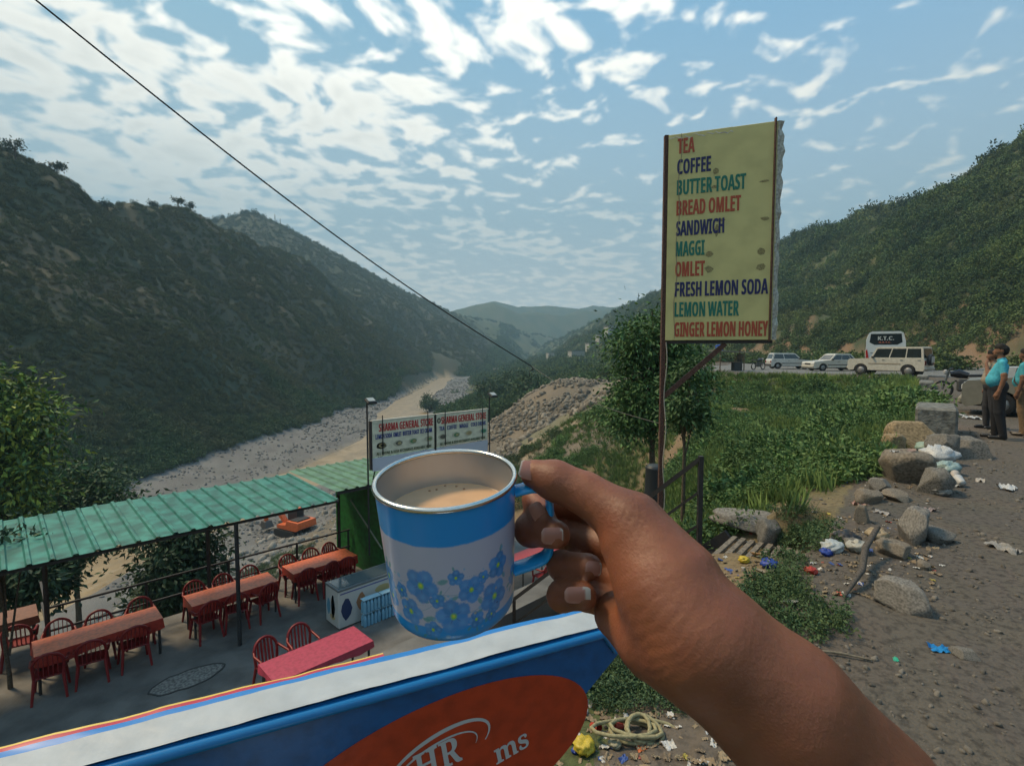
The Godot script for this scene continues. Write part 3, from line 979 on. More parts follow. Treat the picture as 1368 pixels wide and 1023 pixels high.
# ---------------------------------------------------------------- the blue advertising board in front
func build_blue_board():
	var pr := on_level(806, 838, 0.8)
	var pl := on_level(0, 1056, 0.8)
	var ux := (pr - pl).normalized()
	var b := Basis(ux, Vector3.UP, ux.cross(Vector3.UP))   # z looks to the camera
	var long := pr.distance_to(pl)
	var t := thing("advertising_board", "glossy blue board with a red oval and white wrapped top edge", "signboard", Vector3(pl.x, -0.9, pl.z))
	var org := Vector3(0, 1.7, 0)
	var w := func(x: float, y: float, z: float) -> Vector3: return org + b * Vector3(x, y, z)
	var blue := worn(lin(0.004, 0.085, 0.25), 0.3, 2.5, 0.8, 1.1, 0.0, 0.08)
	var x0 := -0.75
	var cut := func(y: float) -> float: return long + 0.02 + (y + 0.0) * 0.62 if y < -0.06 else long + 0.02 - 0.0 * y
	# face: slanted right end
	var out := [Vector2(x0, 0.0), Vector2(long + 0.0, 0.0), Vector2(long + 0.063, -0.087), Vector2(long - 0.73, -0.72), Vector2(x0, -0.72)]
	var g := Geo.new()
	g.prism(out, 0.045, b, org + b * Vector3(0, 0, -0.045))
	part("panel", g, blue, t)
	# raised frame lip along the upper edge
	g = Geo.new()
	g.tube([w.call(x0, -0.016, 0.004), w.call(long - 0.005, -0.016, 0.004), w.call(long + 0.045, -0.078, 0.002)], [0.013], 10, true)
	part("edge_trim", g, mat(lin(0.012, 0.17, 0.42), 0.25), t)
	# the wrapped sheet on top, slightly wrinkled
	var n := fbm(17, 2.2, 4)
	var strips := [["top_sheet", 0.0, -0.084, worn(lin(0.42, 0.46, 0.49), 0.5, 1.2, 0.92, 1.03, 0.0, 0.1)], ["blue_stripe", -0.084, -0.1, mat(lin(0.02, 0.2, 0.55), 0.4)], ["red_stripe", -0.1, -0.11, mat(lin(0.45, 0.03, 0.06), 0.4)], ["yellow_stripe", -0.11, -0.115, mat(lin(0.7, 0.5, 0.1), 0.4)]]
	for s in strips:
		g = Geo.new()
		var cols := 90
		var rows := 8 if s[0] == "top_sheet" else 2
		var st := g.v.size()
		for j in rows + 1:
			for k in cols + 1:
				var x := lerpf(x0, long + 0.01 - (0.0 if s[0] == "top_sheet" or s[0] == "blue_stripe" else 0.62), k / float(cols))
				var z := lerpf(s[1], s[2], j / float(rows))
				var y := 0.006 + n.get_noise_2d(x * 1.1, z * 3.0) * 0.006 + 0.012 * (-z / 0.15)
				y += n.get_noise_2d(x * 5.0, z * 6.0 + 9.0) * 0.0016
				g.v.append(w.call(x, y, z)); g.n.append(Vector3.UP); g.c.append(Color.WHITE); g.uv.append(Vector2(k, j))
		for j in rows:
			for k in cols:
				var q := st + j * (cols + 1) + k
				g.i.append_array([q, q + cols + 1, q + 1, q + 1, q + cols + 1, q + cols + 2])
		smooth(g)
		part(s[0], g, s[3], t)
	g = Geo.new()
	g.prism([Vector2(x0, 0.0), Vector2(long - 0.01, 0.0), Vector2(long - 0.01, -0.03), Vector2(x0, -0.03)], 0.01, b, org + b * Vector3(0, -0.004, -0.1))
	part("back_rail", g, blue, t)
	# red oval and the script on it, 1 mm proud
	g = Geo.new()
	var cx := 0.832; var cy := -0.268
	var f := []
	for k in 64:
		var a := TAU * k / 64.0
		var u := cos(a) * 0.445; var v := sin(a) * 0.195
		var q := Vector2(u, v).rotated(0.14)
		f.append(w.call(cx + q.x, cy + q.y, 0.0014))
	g.face(f, b.z)
	var redm := worn(lin(0.42, 0.042, 0.01), 0.28, 2.5, 0.8, 1.1, 0.0, 0.08)
	part("red_oval", g, redm, t)
	var silver := mat(lin(0.42, 0.42, 0.42), 0.35)
	for arc in [[0.83, -0.22, 0.14, 0.06, -2.7, -0.55, 0.0055], [0.82, -0.23, 0.115, 0.045, -2.9, -0.4, 0.003]]:
		g = Geo.new()
		var prev: Array = []
		for k in 40:
			var a := lerpf(arc[5], arc[5] + 3.9, k / 39.0)
			var wd: float = arc[6] * (0.25 + 0.75 * sin(PI * k / 39.0))
			var now := []
			for sg in [-1.0, 1.0]:
				var q := Vector2(cos(a) * (arc[2] + sg * wd), sin(a) * (arc[3] + sg * wd)).rotated(0.3)
				now.append(w.call(arc[0] + q.x, arc[1] + q.y, 0.0028))
			if prev.size(): g.face([prev[0], prev[1], now[1], now[0]], b.z)
			prev = now
		part("logo_swirl", g, silver, t)
	lettering(t, "lettering", "HR", silver, w.call(0.825, -0.222, 0.003), b * Basis(Vector3.BACK, 0.16), 0.12, 0.072, false, true, 0.001)
	lettering(t, "lettering", "ms", silver, w.call(1.03, -0.265, 0.003), b * Basis(Vector3.BACK, 0.2), 0.1, 0.042, false, true, 0.001)
	# legs that carry it from the bank
	for x in [-0.45, 0.1, 0.62]:
		g = Geo.new()
		var foot: Vector3 = w.call(x, -0.3, -0.11) + t.position
		var gy := ground_at(foot.x, foot.z) - 0.1 - t.position.y
		g.bar(Vector3(w.call(x, -0.02, -0.1).x, w.call(x, -0.03, 0).y, w.call(x, 0, -0.1).z), Vector3(w.call(x, 0, -0.1).x, gy, w.call(x, 0, -0.1).z), 0.035)
		part("leg", g, mat(lin(0.04, 0.04, 0.045), 0.6), t)

func smooth(g: Geo):
	var acc := PackedVector3Array()
	acc.resize(g.v.size())
	for k in range(0, g.i.size(), 3):
		var a := g.i[k]; var b := g.i[k + 1]; var d := g.i[k + 2]
		var m := (g.v[d] - g.v[a]).cross(g.v[b] - g.v[a])
		acc[a] += m; acc[b] += m; acc[d] += m
	g.n.resize(g.v.size())
	for k in acc.size(): g.n[k] = acc[k].normalized()

# ---------------------------------------------------------------- terrace
var tb := Basis(Vector3(0.70710678, 0, -0.70710678), Vector3.UP, Vector3(0.70710678, 0, 0.70710678))  # x along the terrace, z towards the road

func build_terrace():
	var conc := worn(lin(0.16, 0.155, 0.145), 0.8, 0.16, 0.72, 1.12, 0.0, 0.25)
	var iron := worn(lin(0.03, 0.03, 0.032), 0.6, 4.0, 0.6, 1.3)
	# floor
	var fl := thing("terrace_floor", "", "", from_terrace(4, 10))
	fl.set_meta("kind", "structure")
	var g := Geo.new()
	g.box(tb * Vector3(-0.3, -0.15, 0.5) * 1.0, Vector3(18.0, 0.3, 9.2), tb)
	part("slab", g, conc, fl)
	g = Geo.new()
	g.box(tb * Vector3(-6.3, -0.16, -4.95), Vector3(5.8, 0.3, 1.7), tb)
	part("slab", g, conc, fl)
	g = Geo.new()
	g.col = Color.WHITE
	var ov := []
	var mid := fl.transform.affine_inverse() * on_level(250, 907, SLAB_Y)
	rng.seed = 4
	for k in 26:
		var a := TAU * k / 26.0
		ov.append(mid + tb * Vector3(cos(a) * 0.62 * rng.randf_range(0.92, 1.06), 0.006, sin(a) * 0.3 * rng.randf_range(0.9, 1.08)))
	g.face(ov, Vector3.UP)
	part("cement_patch", g, worn(lin(0.25, 0.24, 0.22), 0.7, 2.0, 0.5, 1.2), fl)
	g = Geo.new()
	for k in 26:
		g.bar(ov[k] * 1.0, ov[(k + 1) % 26], 0.03, 0.014)
	part("patch_rim", g, worn(lin(0.06, 0.06, 0.058), 0.8, 3.0), fl)
	# retaining wall on the road side
	var rw := thing("retaining_wall", "grey rubble retaining wall below the road, behind the terrace", "wall", from_terrace(4, 4.9))
	g = Geo.new()
	g.box(Vector3(0, 1.2, 0), Vector3(17.0, 3.2, 0.4), tb)
	part("wall", g, conc, rw)
	# railing on the valley side
	var rail := thing("terrace_railing", "black iron railing along the valley side of the terrace", "railing", from_terrace(0.6, 13.95))
	var top := func(a: float, h: float) -> Vector3: return tb * Vector3(a - 0.6, h, 0)
	for h in [1.0, 0.52]:
		g = Geo.new(); g.bar(top.call(0.6, h), top.call(7.25, h), 0.04); part("rail", g, iron, rail)
	for a in [0.62, 2.3, 4.0, 5.7, 7.2]:
		g = Geo.new(); g.bar(top.call(a, 0), top.call(a, 1.0), 0.045); part("post", g, iron, rail)
	for h in [1.0, 0.52]:
		g = Geo.new(); g.bar(top.call(0.62, h), top.call(0.62, h) + tb * Vector3(0, 0, -1.7), 0.04); part("rail", g, iron, rail)
	# canopy roof: ribbed sheets on steel posts
	var canopy := thing("terrace_canopy", "long teal ribbed metal canopy over the dining tables", "canopy", from_terrace(3, 12.9))
	var o := func(a: float, n: float, h: float) -> Vector3: return tb * Vector3(a - 3.0, h, 12.9 - n)
	var teal := worn(lin(0.04, 0.24, 0.19), 0.42, 0.35, 0.6, 1.12, 0.2)
	var teal2 := worn(lin(0.055, 0.26, 0.2), 0.42, 0.35, 0.6, 1.12, 0.2)
	var sheet := Geo.new()
	var prof := []
	for k in 3:
		var x := k * 0.3
		prof.append_array([Vector2(x, 0), Vector2(x + 0.2, 0), Vector2(x + 0.225, 0.035), Vector2(x + 0.275, 0.035)])
	prof.append(Vector2(0.9, 0))
	for k in prof.size() - 1:
		var p0: Vector2 = prof[k]; var p1: Vector2 = prof[k + 1]
		sheet.face([Vector3(p0.x, p0.y, -1.45), Vector3(p1.x, p1.y, -1.45), Vector3(p1.x, p1.y, 1.45), Vector3(p0.x, p0.y, 1.45)], Vector3.UP)
	var sm := sheet.mesh()
	for k in 11:
		var a := -4.1 + k * 0.895
		var pitch := Basis(Vector3.RIGHT, 0.045 + rng.randf_range(-0.004, 0.004))
		part("roof_sheet", sm, teal if k % 3 else teal2, canopy, Transform3D(tb * pitch, o.call(a, 13.0 + rng.randf_range(-0.03, 0.03), 2.74 + rng.randf_range(-0.008, 0.008))))
	for n in [11.7, 13.0, 14.3]:
		g = Geo.new(); g.bar(o.call(-4.1, n, 2.66 + (n - 13.0) * 0.045), o.call(5.8, n, 2.66 + (n - 13.0) * 0.045), 0.05); part("purlin", g, iron, canopy)
	for q in [[3.5, 11.62], [-0.6, 11.62], [3.55, 13.9], [0.62, 13.9], [6.9, 13.9]]:
		g = Geo.new(); g.bar(o.call(q[0], q[1], 0), o.call(q[0], q[1], 2.64), 0.06); part("post", g, iron, canopy)
	# the shop hut with green walls
	var hut := thing("shop_hut", "small shop hut with bright green side wall beneath the signs", "hut", from_terrace(9.2, 13.4))
	var p := func(a: float, n: float, h: float) -> Vector3: return tb * Vector3(a - 9.2, h, 13.4 - n)
	var green := worn(lin(0.015, 0.16, 0.03), 0.55, 0.8, 0.6, 1.15)
	for k in 3:
		g = Geo.new()
		g.box(p.call(7.3, 12.45 + k * 0.85, 1.25), Vector3(0.05, 2.5, 0.845), tb)
		part("wall_panel", g, green, hut)
	g = Geo.new(); g.box(p.call(9.3, 14.75, 1.25), Vector3(4.1, 2.5, 0.06), tb); part("wall_panel", g, green, hut)
	g = Geo.new(); g.box(p.call(11.3, 13.4, 1.25), Vector3(0.06, 2.5, 2.6), tb); part("wall_panel", g, green, hut)
	g = Geo.new(); g.box(p.call(9.3, 12.05, 0.5), Vector3(4.0, 1.0, 0.06), tb); part("counter_front", g, green, hut)
	g = Geo.new(); g.bar(p.call(7.26, 12.2, 0.9), p.call(7.26, 13.9, 1.9), 0.03, 0.03); part("brace", g, mat(lin(0.3, 0.34, 0.28), 0.6), hut)
	var olive := worn(lin(0.13, 0.27, 0.17), 0.45, 0.35, 0.7, 1.1, 0.25)
	for k in 6:
		var a := 5.86 + k * 0.895
		part("roof_sheet", sm, olive, hut, Transform3D(tb * Basis(Vector3.RIGHT, 0.012), p.call(a, 13.35, 2.8)))
	g = Geo.new(); g.bar(p.call(5.9, 11.95, 2.72), p.call(11.2, 11.95, 2.72), 0.06); part("purlin", g, iron, hut)
	g = Geo.new(); g.bar(p.call(7.3, 11.98, 0.0), p.call(7.3, 11.98, 2.7), 0.06); part("post", g, iron, hut)
	g = Geo.new(); g.bar(p.call(11.2, 11.98, 0.0), p.call(11.2, 11.98, 2.7), 0.06); part("post", g, iron, hut)
	# the two store signs on the roof edge
	var cream := worn(lin(0.8, 0.8, 0.64), 0.5, 1.0, 0.85, 1.05)
	var white := mat(lin(0.55, 0.6, 0.72), 0.5)
	var redt := mat(lin(0.5, 0.03, 0.03), 0.6)
	var bluet := mat(lin(0.03, 0.05, 0.24), 0.6)
	var greent := mat(lin(0.08, 0.11, 0.05), 0.6)
	var foods := [lin(0.05, 0.35, 0.3), lin(0.35, 0.3, 0.16), lin(0.12, 0.12, 0.1), lin(0.1, 0.25, 0.12), lin(0.45, 0.38, 0.2)]
	var words := [["LEMON SODA  OMLET  BUTTER TOAST  ICE CREAM", "cream store sign listing lemon soda and butter toast on hut roof"], ["TEA    COFFEE    MAGGI    COLD DRINK", "cream store sign listing tea, coffee and cold drink on hut roof"]]
	for k in 2:
		var a0 := 6.8 + k * 2.02
		var s := thing("store_sign", words[k][1], "signboard", from_terrace(a0, 11.85, 2.8))
		g = Geo.new(); g.box(tb * Vector3(0.98, 1.15, 0), Vector3(1.94, 0.92, 0.06), tb, 0.008); part("panel", g, cream, s)
		g = Geo.new(); g.box(tb * Vector3(0.98, 0.5, 0.01), Vector3(1.94, 0.34, 0.03), tb); part("lower_panel", g, white, s)
		g = Geo.new(); g.box(tb * Vector3(0.98, 1.625, 0), Vector3(1.98, 0.03, 0.07), tb); part("frame_strip", g, mat(lin(0.6, 0.58, 0.5), 0.5), s)
		if k == 0:
			g = Geo.new(); g.box(tb * Vector3(-0.03, 1.0, 0.0), Vector3(0.06, 1.25, 0.06), tb); part("frame_strip", g, mat(lin(0.05, 0.04, 0.04), 0.6), s)
		else:
			g = Geo.new(); g.box(tb * Vector3(-0.03, 1.1, 0.0), Vector3(0.05, 1.05, 0.06), tb); part("frame_strip", g, mat(lin(0.02, 0.02, 0.02), 0.6), s)
		for x in [0.3, 1.72]:
			g = Geo.new(); g.bar(tb * Vector3(x, -0.05, -0.06), tb * Vector3(x, 1.0, -0.06), 0.04); part("stay", g, iron, s)
			g = Geo.new(); g.bar(tb * Vector3(x, 0.72, 0.045), tb * Vector3(x, 1.75, 0.045), 0.022); part("stay", g, iron, s)
			g = Geo.new(); g.bar(tb * Vector3(x, -0.05, -0.5), tb * Vector3(x, 0.9, -0.06), 0.03); part("stay", g, iron, s)
		lettering(s, "lettering", "SHARMA GENERAL STORE", redt, tb * Vector3(0.2 if k == 0 else 0.17, 1.335, 0.034), tb, 1.7, 0.2)
		lettering(s, "lettering", words[k][0], bluet, tb * Vector3(0.1 if k == 0 else 0.1, 1.15, 0.034), tb, 1.76, 0.12)
		lettering(s, "lettering", "ALL PHONE & DISH RECHARGES AVAILABLE HERE", greent, tb * Vector3(0.12, 0.73, 0.034), tb, 1.72, 0.075)
		# printed pictures of the dishes
		for j in 4:
			var cx := 0.22 + j * 0.5 + rng.randf_range(-0.05, 0.05)
			for m in 3:
				g = Geo.new()
				var f := []
				for e in 14:
					var an := TAU * e / 14.0
					f.append(tb * Vector3(cx + cos(an) * (0.15 - m * 0.045) * rng.randf_range(0.85, 1.1) + m * 0.02, 0.97 + sin(an) * (0.085 - m * 0.026), 0.0325 + m * 0.002))
				g.face(f, tb.z)
				part("dish_picture", g, mat([lin(0.5, 0.5, 0.38), foods[(j + k + m) % 5], foods[(j * 2 + m) % 5]][m], 0.6), s)
		if k == 1:
			g = Geo.new()
			var f2 := []
			for e in 16: f2.append(tb * Vector3(0.085 + cos(TAU * e / 16) * 0.07, 1.44 + sin(TAU * e / 16) * 0.08, 0.034))
			g.face(f2, tb.z); part("emblem", g, mat(lin(0.05, 0.06, 0.05), 0.6), s)
			g = Geo.new()
			f2 = []
			for e in 16: f2.append(tb * Vector3(0.085 + cos(TAU * e / 16) * 0.04, 1.44 + sin(TAU * e / 16) * 0.045, 0.036))
			g.face(f2, tb.z); part("emblem", g, mat(lin(0.35, 0.35, 0.25), 0.6), s)
	# floodlights on poles
	for q in [[6.66, 0.0, 2.15, "by the left store sign"], [10.82, 0.0, 2.05, "by the right store sign"]]:
		var s := thing("floodlight_pole", "thin black pole with a square floodlight " + q[3], "floodlight", from_terrace(q[0], 11.8, 1.0))
		g = Geo.new(); g.bar(Vector3.ZERO, Vector3(0, 1.8 + q[2] - 0.05, 0), 0.035); part("pole", g, iron, s)
		g = Geo.new(); g.box(Vector3(0, 1.8 + q[2], 0) + tb * Vector3(0.05, 0, 0.1), Vector3(0.26, 0.05, 0.22), tb * Basis(Vector3.RIGHT, 0.5), 0.01); part("housing", g, iron, s)
		g = Geo.new(); g.box(Vector3(0, 1.812 + q[2], 0) + tb * Vector3(0.05, 0.03, 0.11), Vector3(0.19, 0.012, 0.15), tb * Basis(Vector3.RIGHT, 0.5)); part("lens", g, mat(lin(0.4, 0.42, 0.4), 0.2), s)

var chair0: Node3D
func make_chair(c: Color) -> Node3D:
	var t := thing("plastic_chair", "x", "chair")
	var m := mat(c, 0.45)
	var g := Geo.new()
	g.box(Vector3(0, 0.43, 0.0), Vector3(0.44, 0.03, 0.42), Basis.IDENTITY, 0.012)
	part("seat", g, m, t)
	for s in [-1.0, 1.0]:
		g = Geo.new(); g.tube([Vector3(s * 0.2, 0.42, 0.19), Vector3(s * 0.245, 0.0, 0.24)], [0.03, 0.022], 6); part("leg", g, m, t)
		g = Geo.new(); g.tube([Vector3(s * 0.2, 0.42, -0.19), Vector3(s * 0.24, 0.0, -0.27)], [0.03, 0.022], 6); part("leg", g, m, t)
		g = Geo.new(); g.tube([Vector3(s * 0.23, 0.0 + 0.42, 0.2), Vector3(s * 0.26, 0.6, 0.17), Vector3(s * 0.26, 0.65, 0.1), Vector3(s * 0.25, 0.66, -0.15), Vector3(s * 0.215, 0.7, -0.23)], [0.022], 6); part("armrest", g, m, t)
	# arched back with slats
	g = Geo.new()
	var arch := []
	for k in 13:
		var a := PI * k / 12.0
		arch.append(Vector3(-cos(a) * 0.215, 0.44 + (0.2 if k == 0 or k == 12 else 0.22) + sin(a) * 0.22, -0.21 - sin(a) * 0.07))
	arch.push_front(Vector3(-0.2, 0.42, -0.19)); arch.append(Vector3(0.2, 0.42, -0.19))
	g.tube(arch, [0.026], 6)
	for k in 5:
		var x := -0.13 + k * 0.065
		var h := 0.66 + 0.2 * sqrt(maxf(0.0, 1.0 - pow(x / 0.215, 2)))
		g.bar(Vector3(x, 0.44, -0.2), Vector3(x, h, -0.265), 0.061, 0.012)
	part("backrest", g, m, t)
	return t

func cloth_table(label: String, a0: float, a1: float, n0: float, n1: float, cloth: Material, hang: float, skirt: Material) -> Node3D:
	var c := from_terrace((a0 + a1) * 0.5, (n0 + n1) * 0.5)
	var t := thing("dining_table", label, "table", c)
	var hl := (a1 - a0) * 0.5; var hw := (n1 - n0) * 0.5
	var g := Geo.new()
	g.box(Vector3(0, 0.735, 0), Vector3(hl * 2 - 0.02, 0.03, hw * 2 - 0.02), tb)
	part("tabletop", g, mat(lin(0.2, 0.12, 0.07), 0.6), t)
	for sx in [-1.0, 1.0]:
		for sz in [-1.0, 1.0]:
			g = Geo.new(); g.bar(tb * Vector3(sx * (hl - 0.06), 0, sz * (hw - 0.06)), tb * Vector3(sx * (hl - 0.06), 0.72, sz * (hw - 0.06)), 0.035); part("leg", g, mat(lin(0.03, 0.03, 0.03), 0.6), t)
	# the cloth: a top and a wavy hem
	g = Geo.new()
	var nx := 40; var nz := 14
	for j in nz + 1:
		for k in nx + 1:
			var u := lerpf(-1.0, 1.0, k / float(nx)); var w := lerpf(-1.0, 1.0, j / float(nz))
			g.v.append(tb * Vector3(u * (hl + 0.004), 0.756 + 0.0018 * sin(k * 1.7) * cos(j * 1.1), w * (hw + 0.004))); g.n.append(Vector3.UP); g.c.append(Color.WHITE); g.uv.append(Vector2(k, j))
	for j in nz:
		for k in nx:
			var q := j * (nx + 1) + k
			g.i.append_array([q, q + 1, q + nx + 1, q + 1, q + nx + 2, q + nx + 1])
	smooth(g)
	part("tablecloth", g, cloth, t)
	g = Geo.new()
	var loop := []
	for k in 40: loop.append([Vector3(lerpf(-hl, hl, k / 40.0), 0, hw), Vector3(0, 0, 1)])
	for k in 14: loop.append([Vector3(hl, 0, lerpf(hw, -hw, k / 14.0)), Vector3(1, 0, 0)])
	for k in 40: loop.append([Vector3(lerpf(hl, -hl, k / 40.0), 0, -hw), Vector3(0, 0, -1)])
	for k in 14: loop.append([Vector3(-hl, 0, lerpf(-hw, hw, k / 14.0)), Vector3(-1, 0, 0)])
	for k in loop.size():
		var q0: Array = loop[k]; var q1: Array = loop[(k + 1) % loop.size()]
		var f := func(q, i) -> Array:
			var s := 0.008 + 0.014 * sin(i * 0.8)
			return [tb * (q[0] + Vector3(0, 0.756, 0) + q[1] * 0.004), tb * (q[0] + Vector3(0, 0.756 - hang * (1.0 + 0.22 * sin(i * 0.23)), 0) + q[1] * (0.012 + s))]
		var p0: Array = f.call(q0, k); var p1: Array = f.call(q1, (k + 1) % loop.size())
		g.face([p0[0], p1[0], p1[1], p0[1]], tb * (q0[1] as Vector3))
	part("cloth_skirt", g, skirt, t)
	return t

func build_dining():
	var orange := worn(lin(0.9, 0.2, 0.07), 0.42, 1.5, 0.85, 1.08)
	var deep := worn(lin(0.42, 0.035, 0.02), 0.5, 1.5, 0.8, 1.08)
	var pink := worn(lin(0.42, 0.05, 0.09), 0.5, 1.5, 0.85, 1.08)
	var brown := worn(lin(0.22, 0.09, 0.05), 0.5, 1.5, 0.85, 1.08)
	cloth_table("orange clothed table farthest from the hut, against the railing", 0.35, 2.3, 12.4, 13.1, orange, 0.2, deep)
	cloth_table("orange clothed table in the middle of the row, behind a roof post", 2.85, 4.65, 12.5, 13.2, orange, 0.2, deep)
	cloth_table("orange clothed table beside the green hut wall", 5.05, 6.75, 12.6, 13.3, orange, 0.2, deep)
	cloth_table("pink clothed table standing away from the canopy, near the blue board", 3.1, 4.9, 8.6, 9.35, pink, 0.12, pink)
	cloth_table("dull brown clothed table on the terrace's outer corner", -1.4, 0.5, 14.35, 15.05, brown, 0.15, brown)
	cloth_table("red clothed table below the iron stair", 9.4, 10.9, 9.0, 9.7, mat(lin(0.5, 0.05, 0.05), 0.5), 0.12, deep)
	chair0 = make_chair(lin(0.2, 0.009, 0.01))
	var first := true
	var turn0 := atan2(tb.x.z, tb.x.x) * -1.0
	var sets := [
		[[0.75, 1.35, 2.05], 13.2, PI, "red plastic chair on the railing side of the orange table farthest from the hut", "chairs on the far side of the first orange table"],
		[[0.55, 1.15, 1.8], 12.42, 0.0, "red plastic chair tucked under the road side of the orange table farthest from the hut", "chairs on the near side of the first orange table"],
		[[3.15, 3.75, 4.3], 13.3, PI, "red plastic chair on the railing side of the middle orange table", "chairs on the far side of the middle orange table"],
		[[3.1, 3.7, 4.3], 12.52, 0.0, "red plastic chair tucked under the road side of the middle orange table", "chairs on the near side of the middle orange table"],
		[[5.3, 5.9, 6.5], 13.4, PI, "red plastic chair on the railing side of the table beside the green wall", "chairs on the far side of the third orange table"],
		[[5.35, 5.9, 6.4], 12.62, 0.0, "red plastic chair tucked under the road side of the table beside the green wall", "chairs on the near side of the third orange table"],
		[[3.45, 4.05], 9.65, PI, "red plastic chair behind the pink table", "chairs behind the pink table"],
		[[-0.5, 0.2], 14.1, 0.0, "red plastic chair at the dull brown table", "chairs at the brown table"],
		[[9.9], 8.75, 0.0, "red plastic chair at the red table below the stair", ""]]
	rng.seed = 12
	for s in sets:
		for a in s[0]:
			var at := from_terrace(a, s[1] + rng.randf_range(-0.07, 0.07))
			var turn: float = turn0 + s[2] + PI + rng.randf_range(-0.22, 0.22)
			if first:
				first = false
				chair0.position = at; chair0.rotation.y = turn
				tag(chair0, s[3], "chair", s[4])
			else: copy(chair0, at, turn, s[3], s[4])
	# chest freezer with a printed front
	var fz := thing("chest_freezer", "white chest freezer with a printed front beside the orange tables", "freezer", from_terrace(5.25, 11.0))
	var g := Geo.new()
	g.box(tb * Vector3(0.9, 0.44, 0), Vector3(1.8, 0.84, 0.62), tb, 0.02); part("body", g, mat(lin(0.55, 0.57, 0.55), 0.4), fz)
	g = Geo.new(); g.box(tb * Vector3(0.9, 0.885, 0), Vector3(1.82, 0.05, 0.64), tb, 0.01); part("lid_frame", g, mat(lin(0.12, 0.14, 0.15), 0.3), fz)
	g = Geo.new(); g.box(tb * Vector3(0.9, 0.914, 0), Vector3(1.7, 0.008, 0.5), tb); part("glass_lid", g, mat(lin(0.1, 0.13, 0.14), 0.08), fz)
	for q in [[0.05, 0.45, 0.2, 0.55, lin(0.03, 0.06, 0.16)], [-0.16, 0.4, 0.16, 0.4, lin(0.1, 0.3, 0.45)], [0.02, 0.22, 0.3, 0.14, lin(0.5, 0.4, 0.2)]]:
		g = Geo.new()
		var e := []
		for k in 10:
			var an := TAU * k / 10.0
			e.append(tb * Vector3(-0.003, q[1] + sin(an) * q[3] * 0.5 * rng.randf_range(0.8, 1.1), q[0] + cos(an) * q[2] * 0.5 * rng.randf_range(0.75, 1.1)))
		g.face(e, -tb.x); part("printed_picture", g, mat(q[4], 0.45), fz)
	var prints := [[0.2, 0.42, 0.26, 0.5, lin(0.02, 0.04, 0.12)], [0.55, 0.5, 0.22, 0.4, lin(0.4, 0.2, 0.1)], [1.1, 0.62, 0.5, 0.18, lin(0.5, 0.42, 0.2)], [1.1, 0.36, 0.6, 0.24, lin(0.1, 0.25, 0.4)], [1.55, 0.5, 0.2, 0.4, lin(0.45, 0.4, 0.3)]]
	for q in prints:
		g = Geo.new()
		var f := []
		for k in 10:
			var an := TAU * k / 10.0
			f.append(tb * Vector3(q[0] + cos(an) * q[2] * 0.5 * rng.randf_range(0.75, 1.1), q[1] + sin(an) * q[3] * 0.5 * rng.randf_range(0.8, 1.1), 0.3125))
		g.face(f, tb.z); part("printed_picture", g, mat(q[4], 0.45), fz)
	g = Geo.new(); g.box(tb * Vector3(0.9, 0.8, 0.312), Vector3(1.7, 0.03, 0.004), tb); part("printed_stripe", g, mat(lin(0.1, 0.12, 0.3), 0.45), fz)
	# shrink-wrapped water bottles in front of it
	var btl := Geo.new()
	btl.lathe([Vector2(0.0, 0), Vector2(0.038, 0.0), Vector2(0.042, 0.015), Vector2(0.042, 0.08), Vector2(0.038, 0.1), Vector2(0.042, 0.12), Vector2(0.042, 0.19), Vector2(0.03, 0.24), Vector2(0.014, 0.27), Vector2(0.014, 0.3), Vector2(0.0, 0.3)], 10)
	var bm := btl.mesh()
	var bmat := mat(lin(0.18, 0.42, 0.6), 0.15)
	for r in 2:
		for k in 2:
			var pk := thing("bottle_pack", ["upper", "lower"][1 - r] + " shrink-wrapped pack of blue water bottles before the freezer", "bottles", from_terrace(5.75 + k * 0.46, 10.52, r * 0.315), 0, "packs of water bottles")
			for j in 10:
				part("bottle", bm, bmat, pk, Transform3D(Basis.IDENTITY, tb * Vector3((j % 5) * 0.088, 0, (j / 5) * 0.088)))
			g = Geo.new(); g.box(tb * Vector3(0.176, 0.303, 0.044), Vector3(0.44, 0.006, 0.17), tb)
			part("wrap", g, mat(lin(0.3, 0.5, 0.6), 0.3), pk)

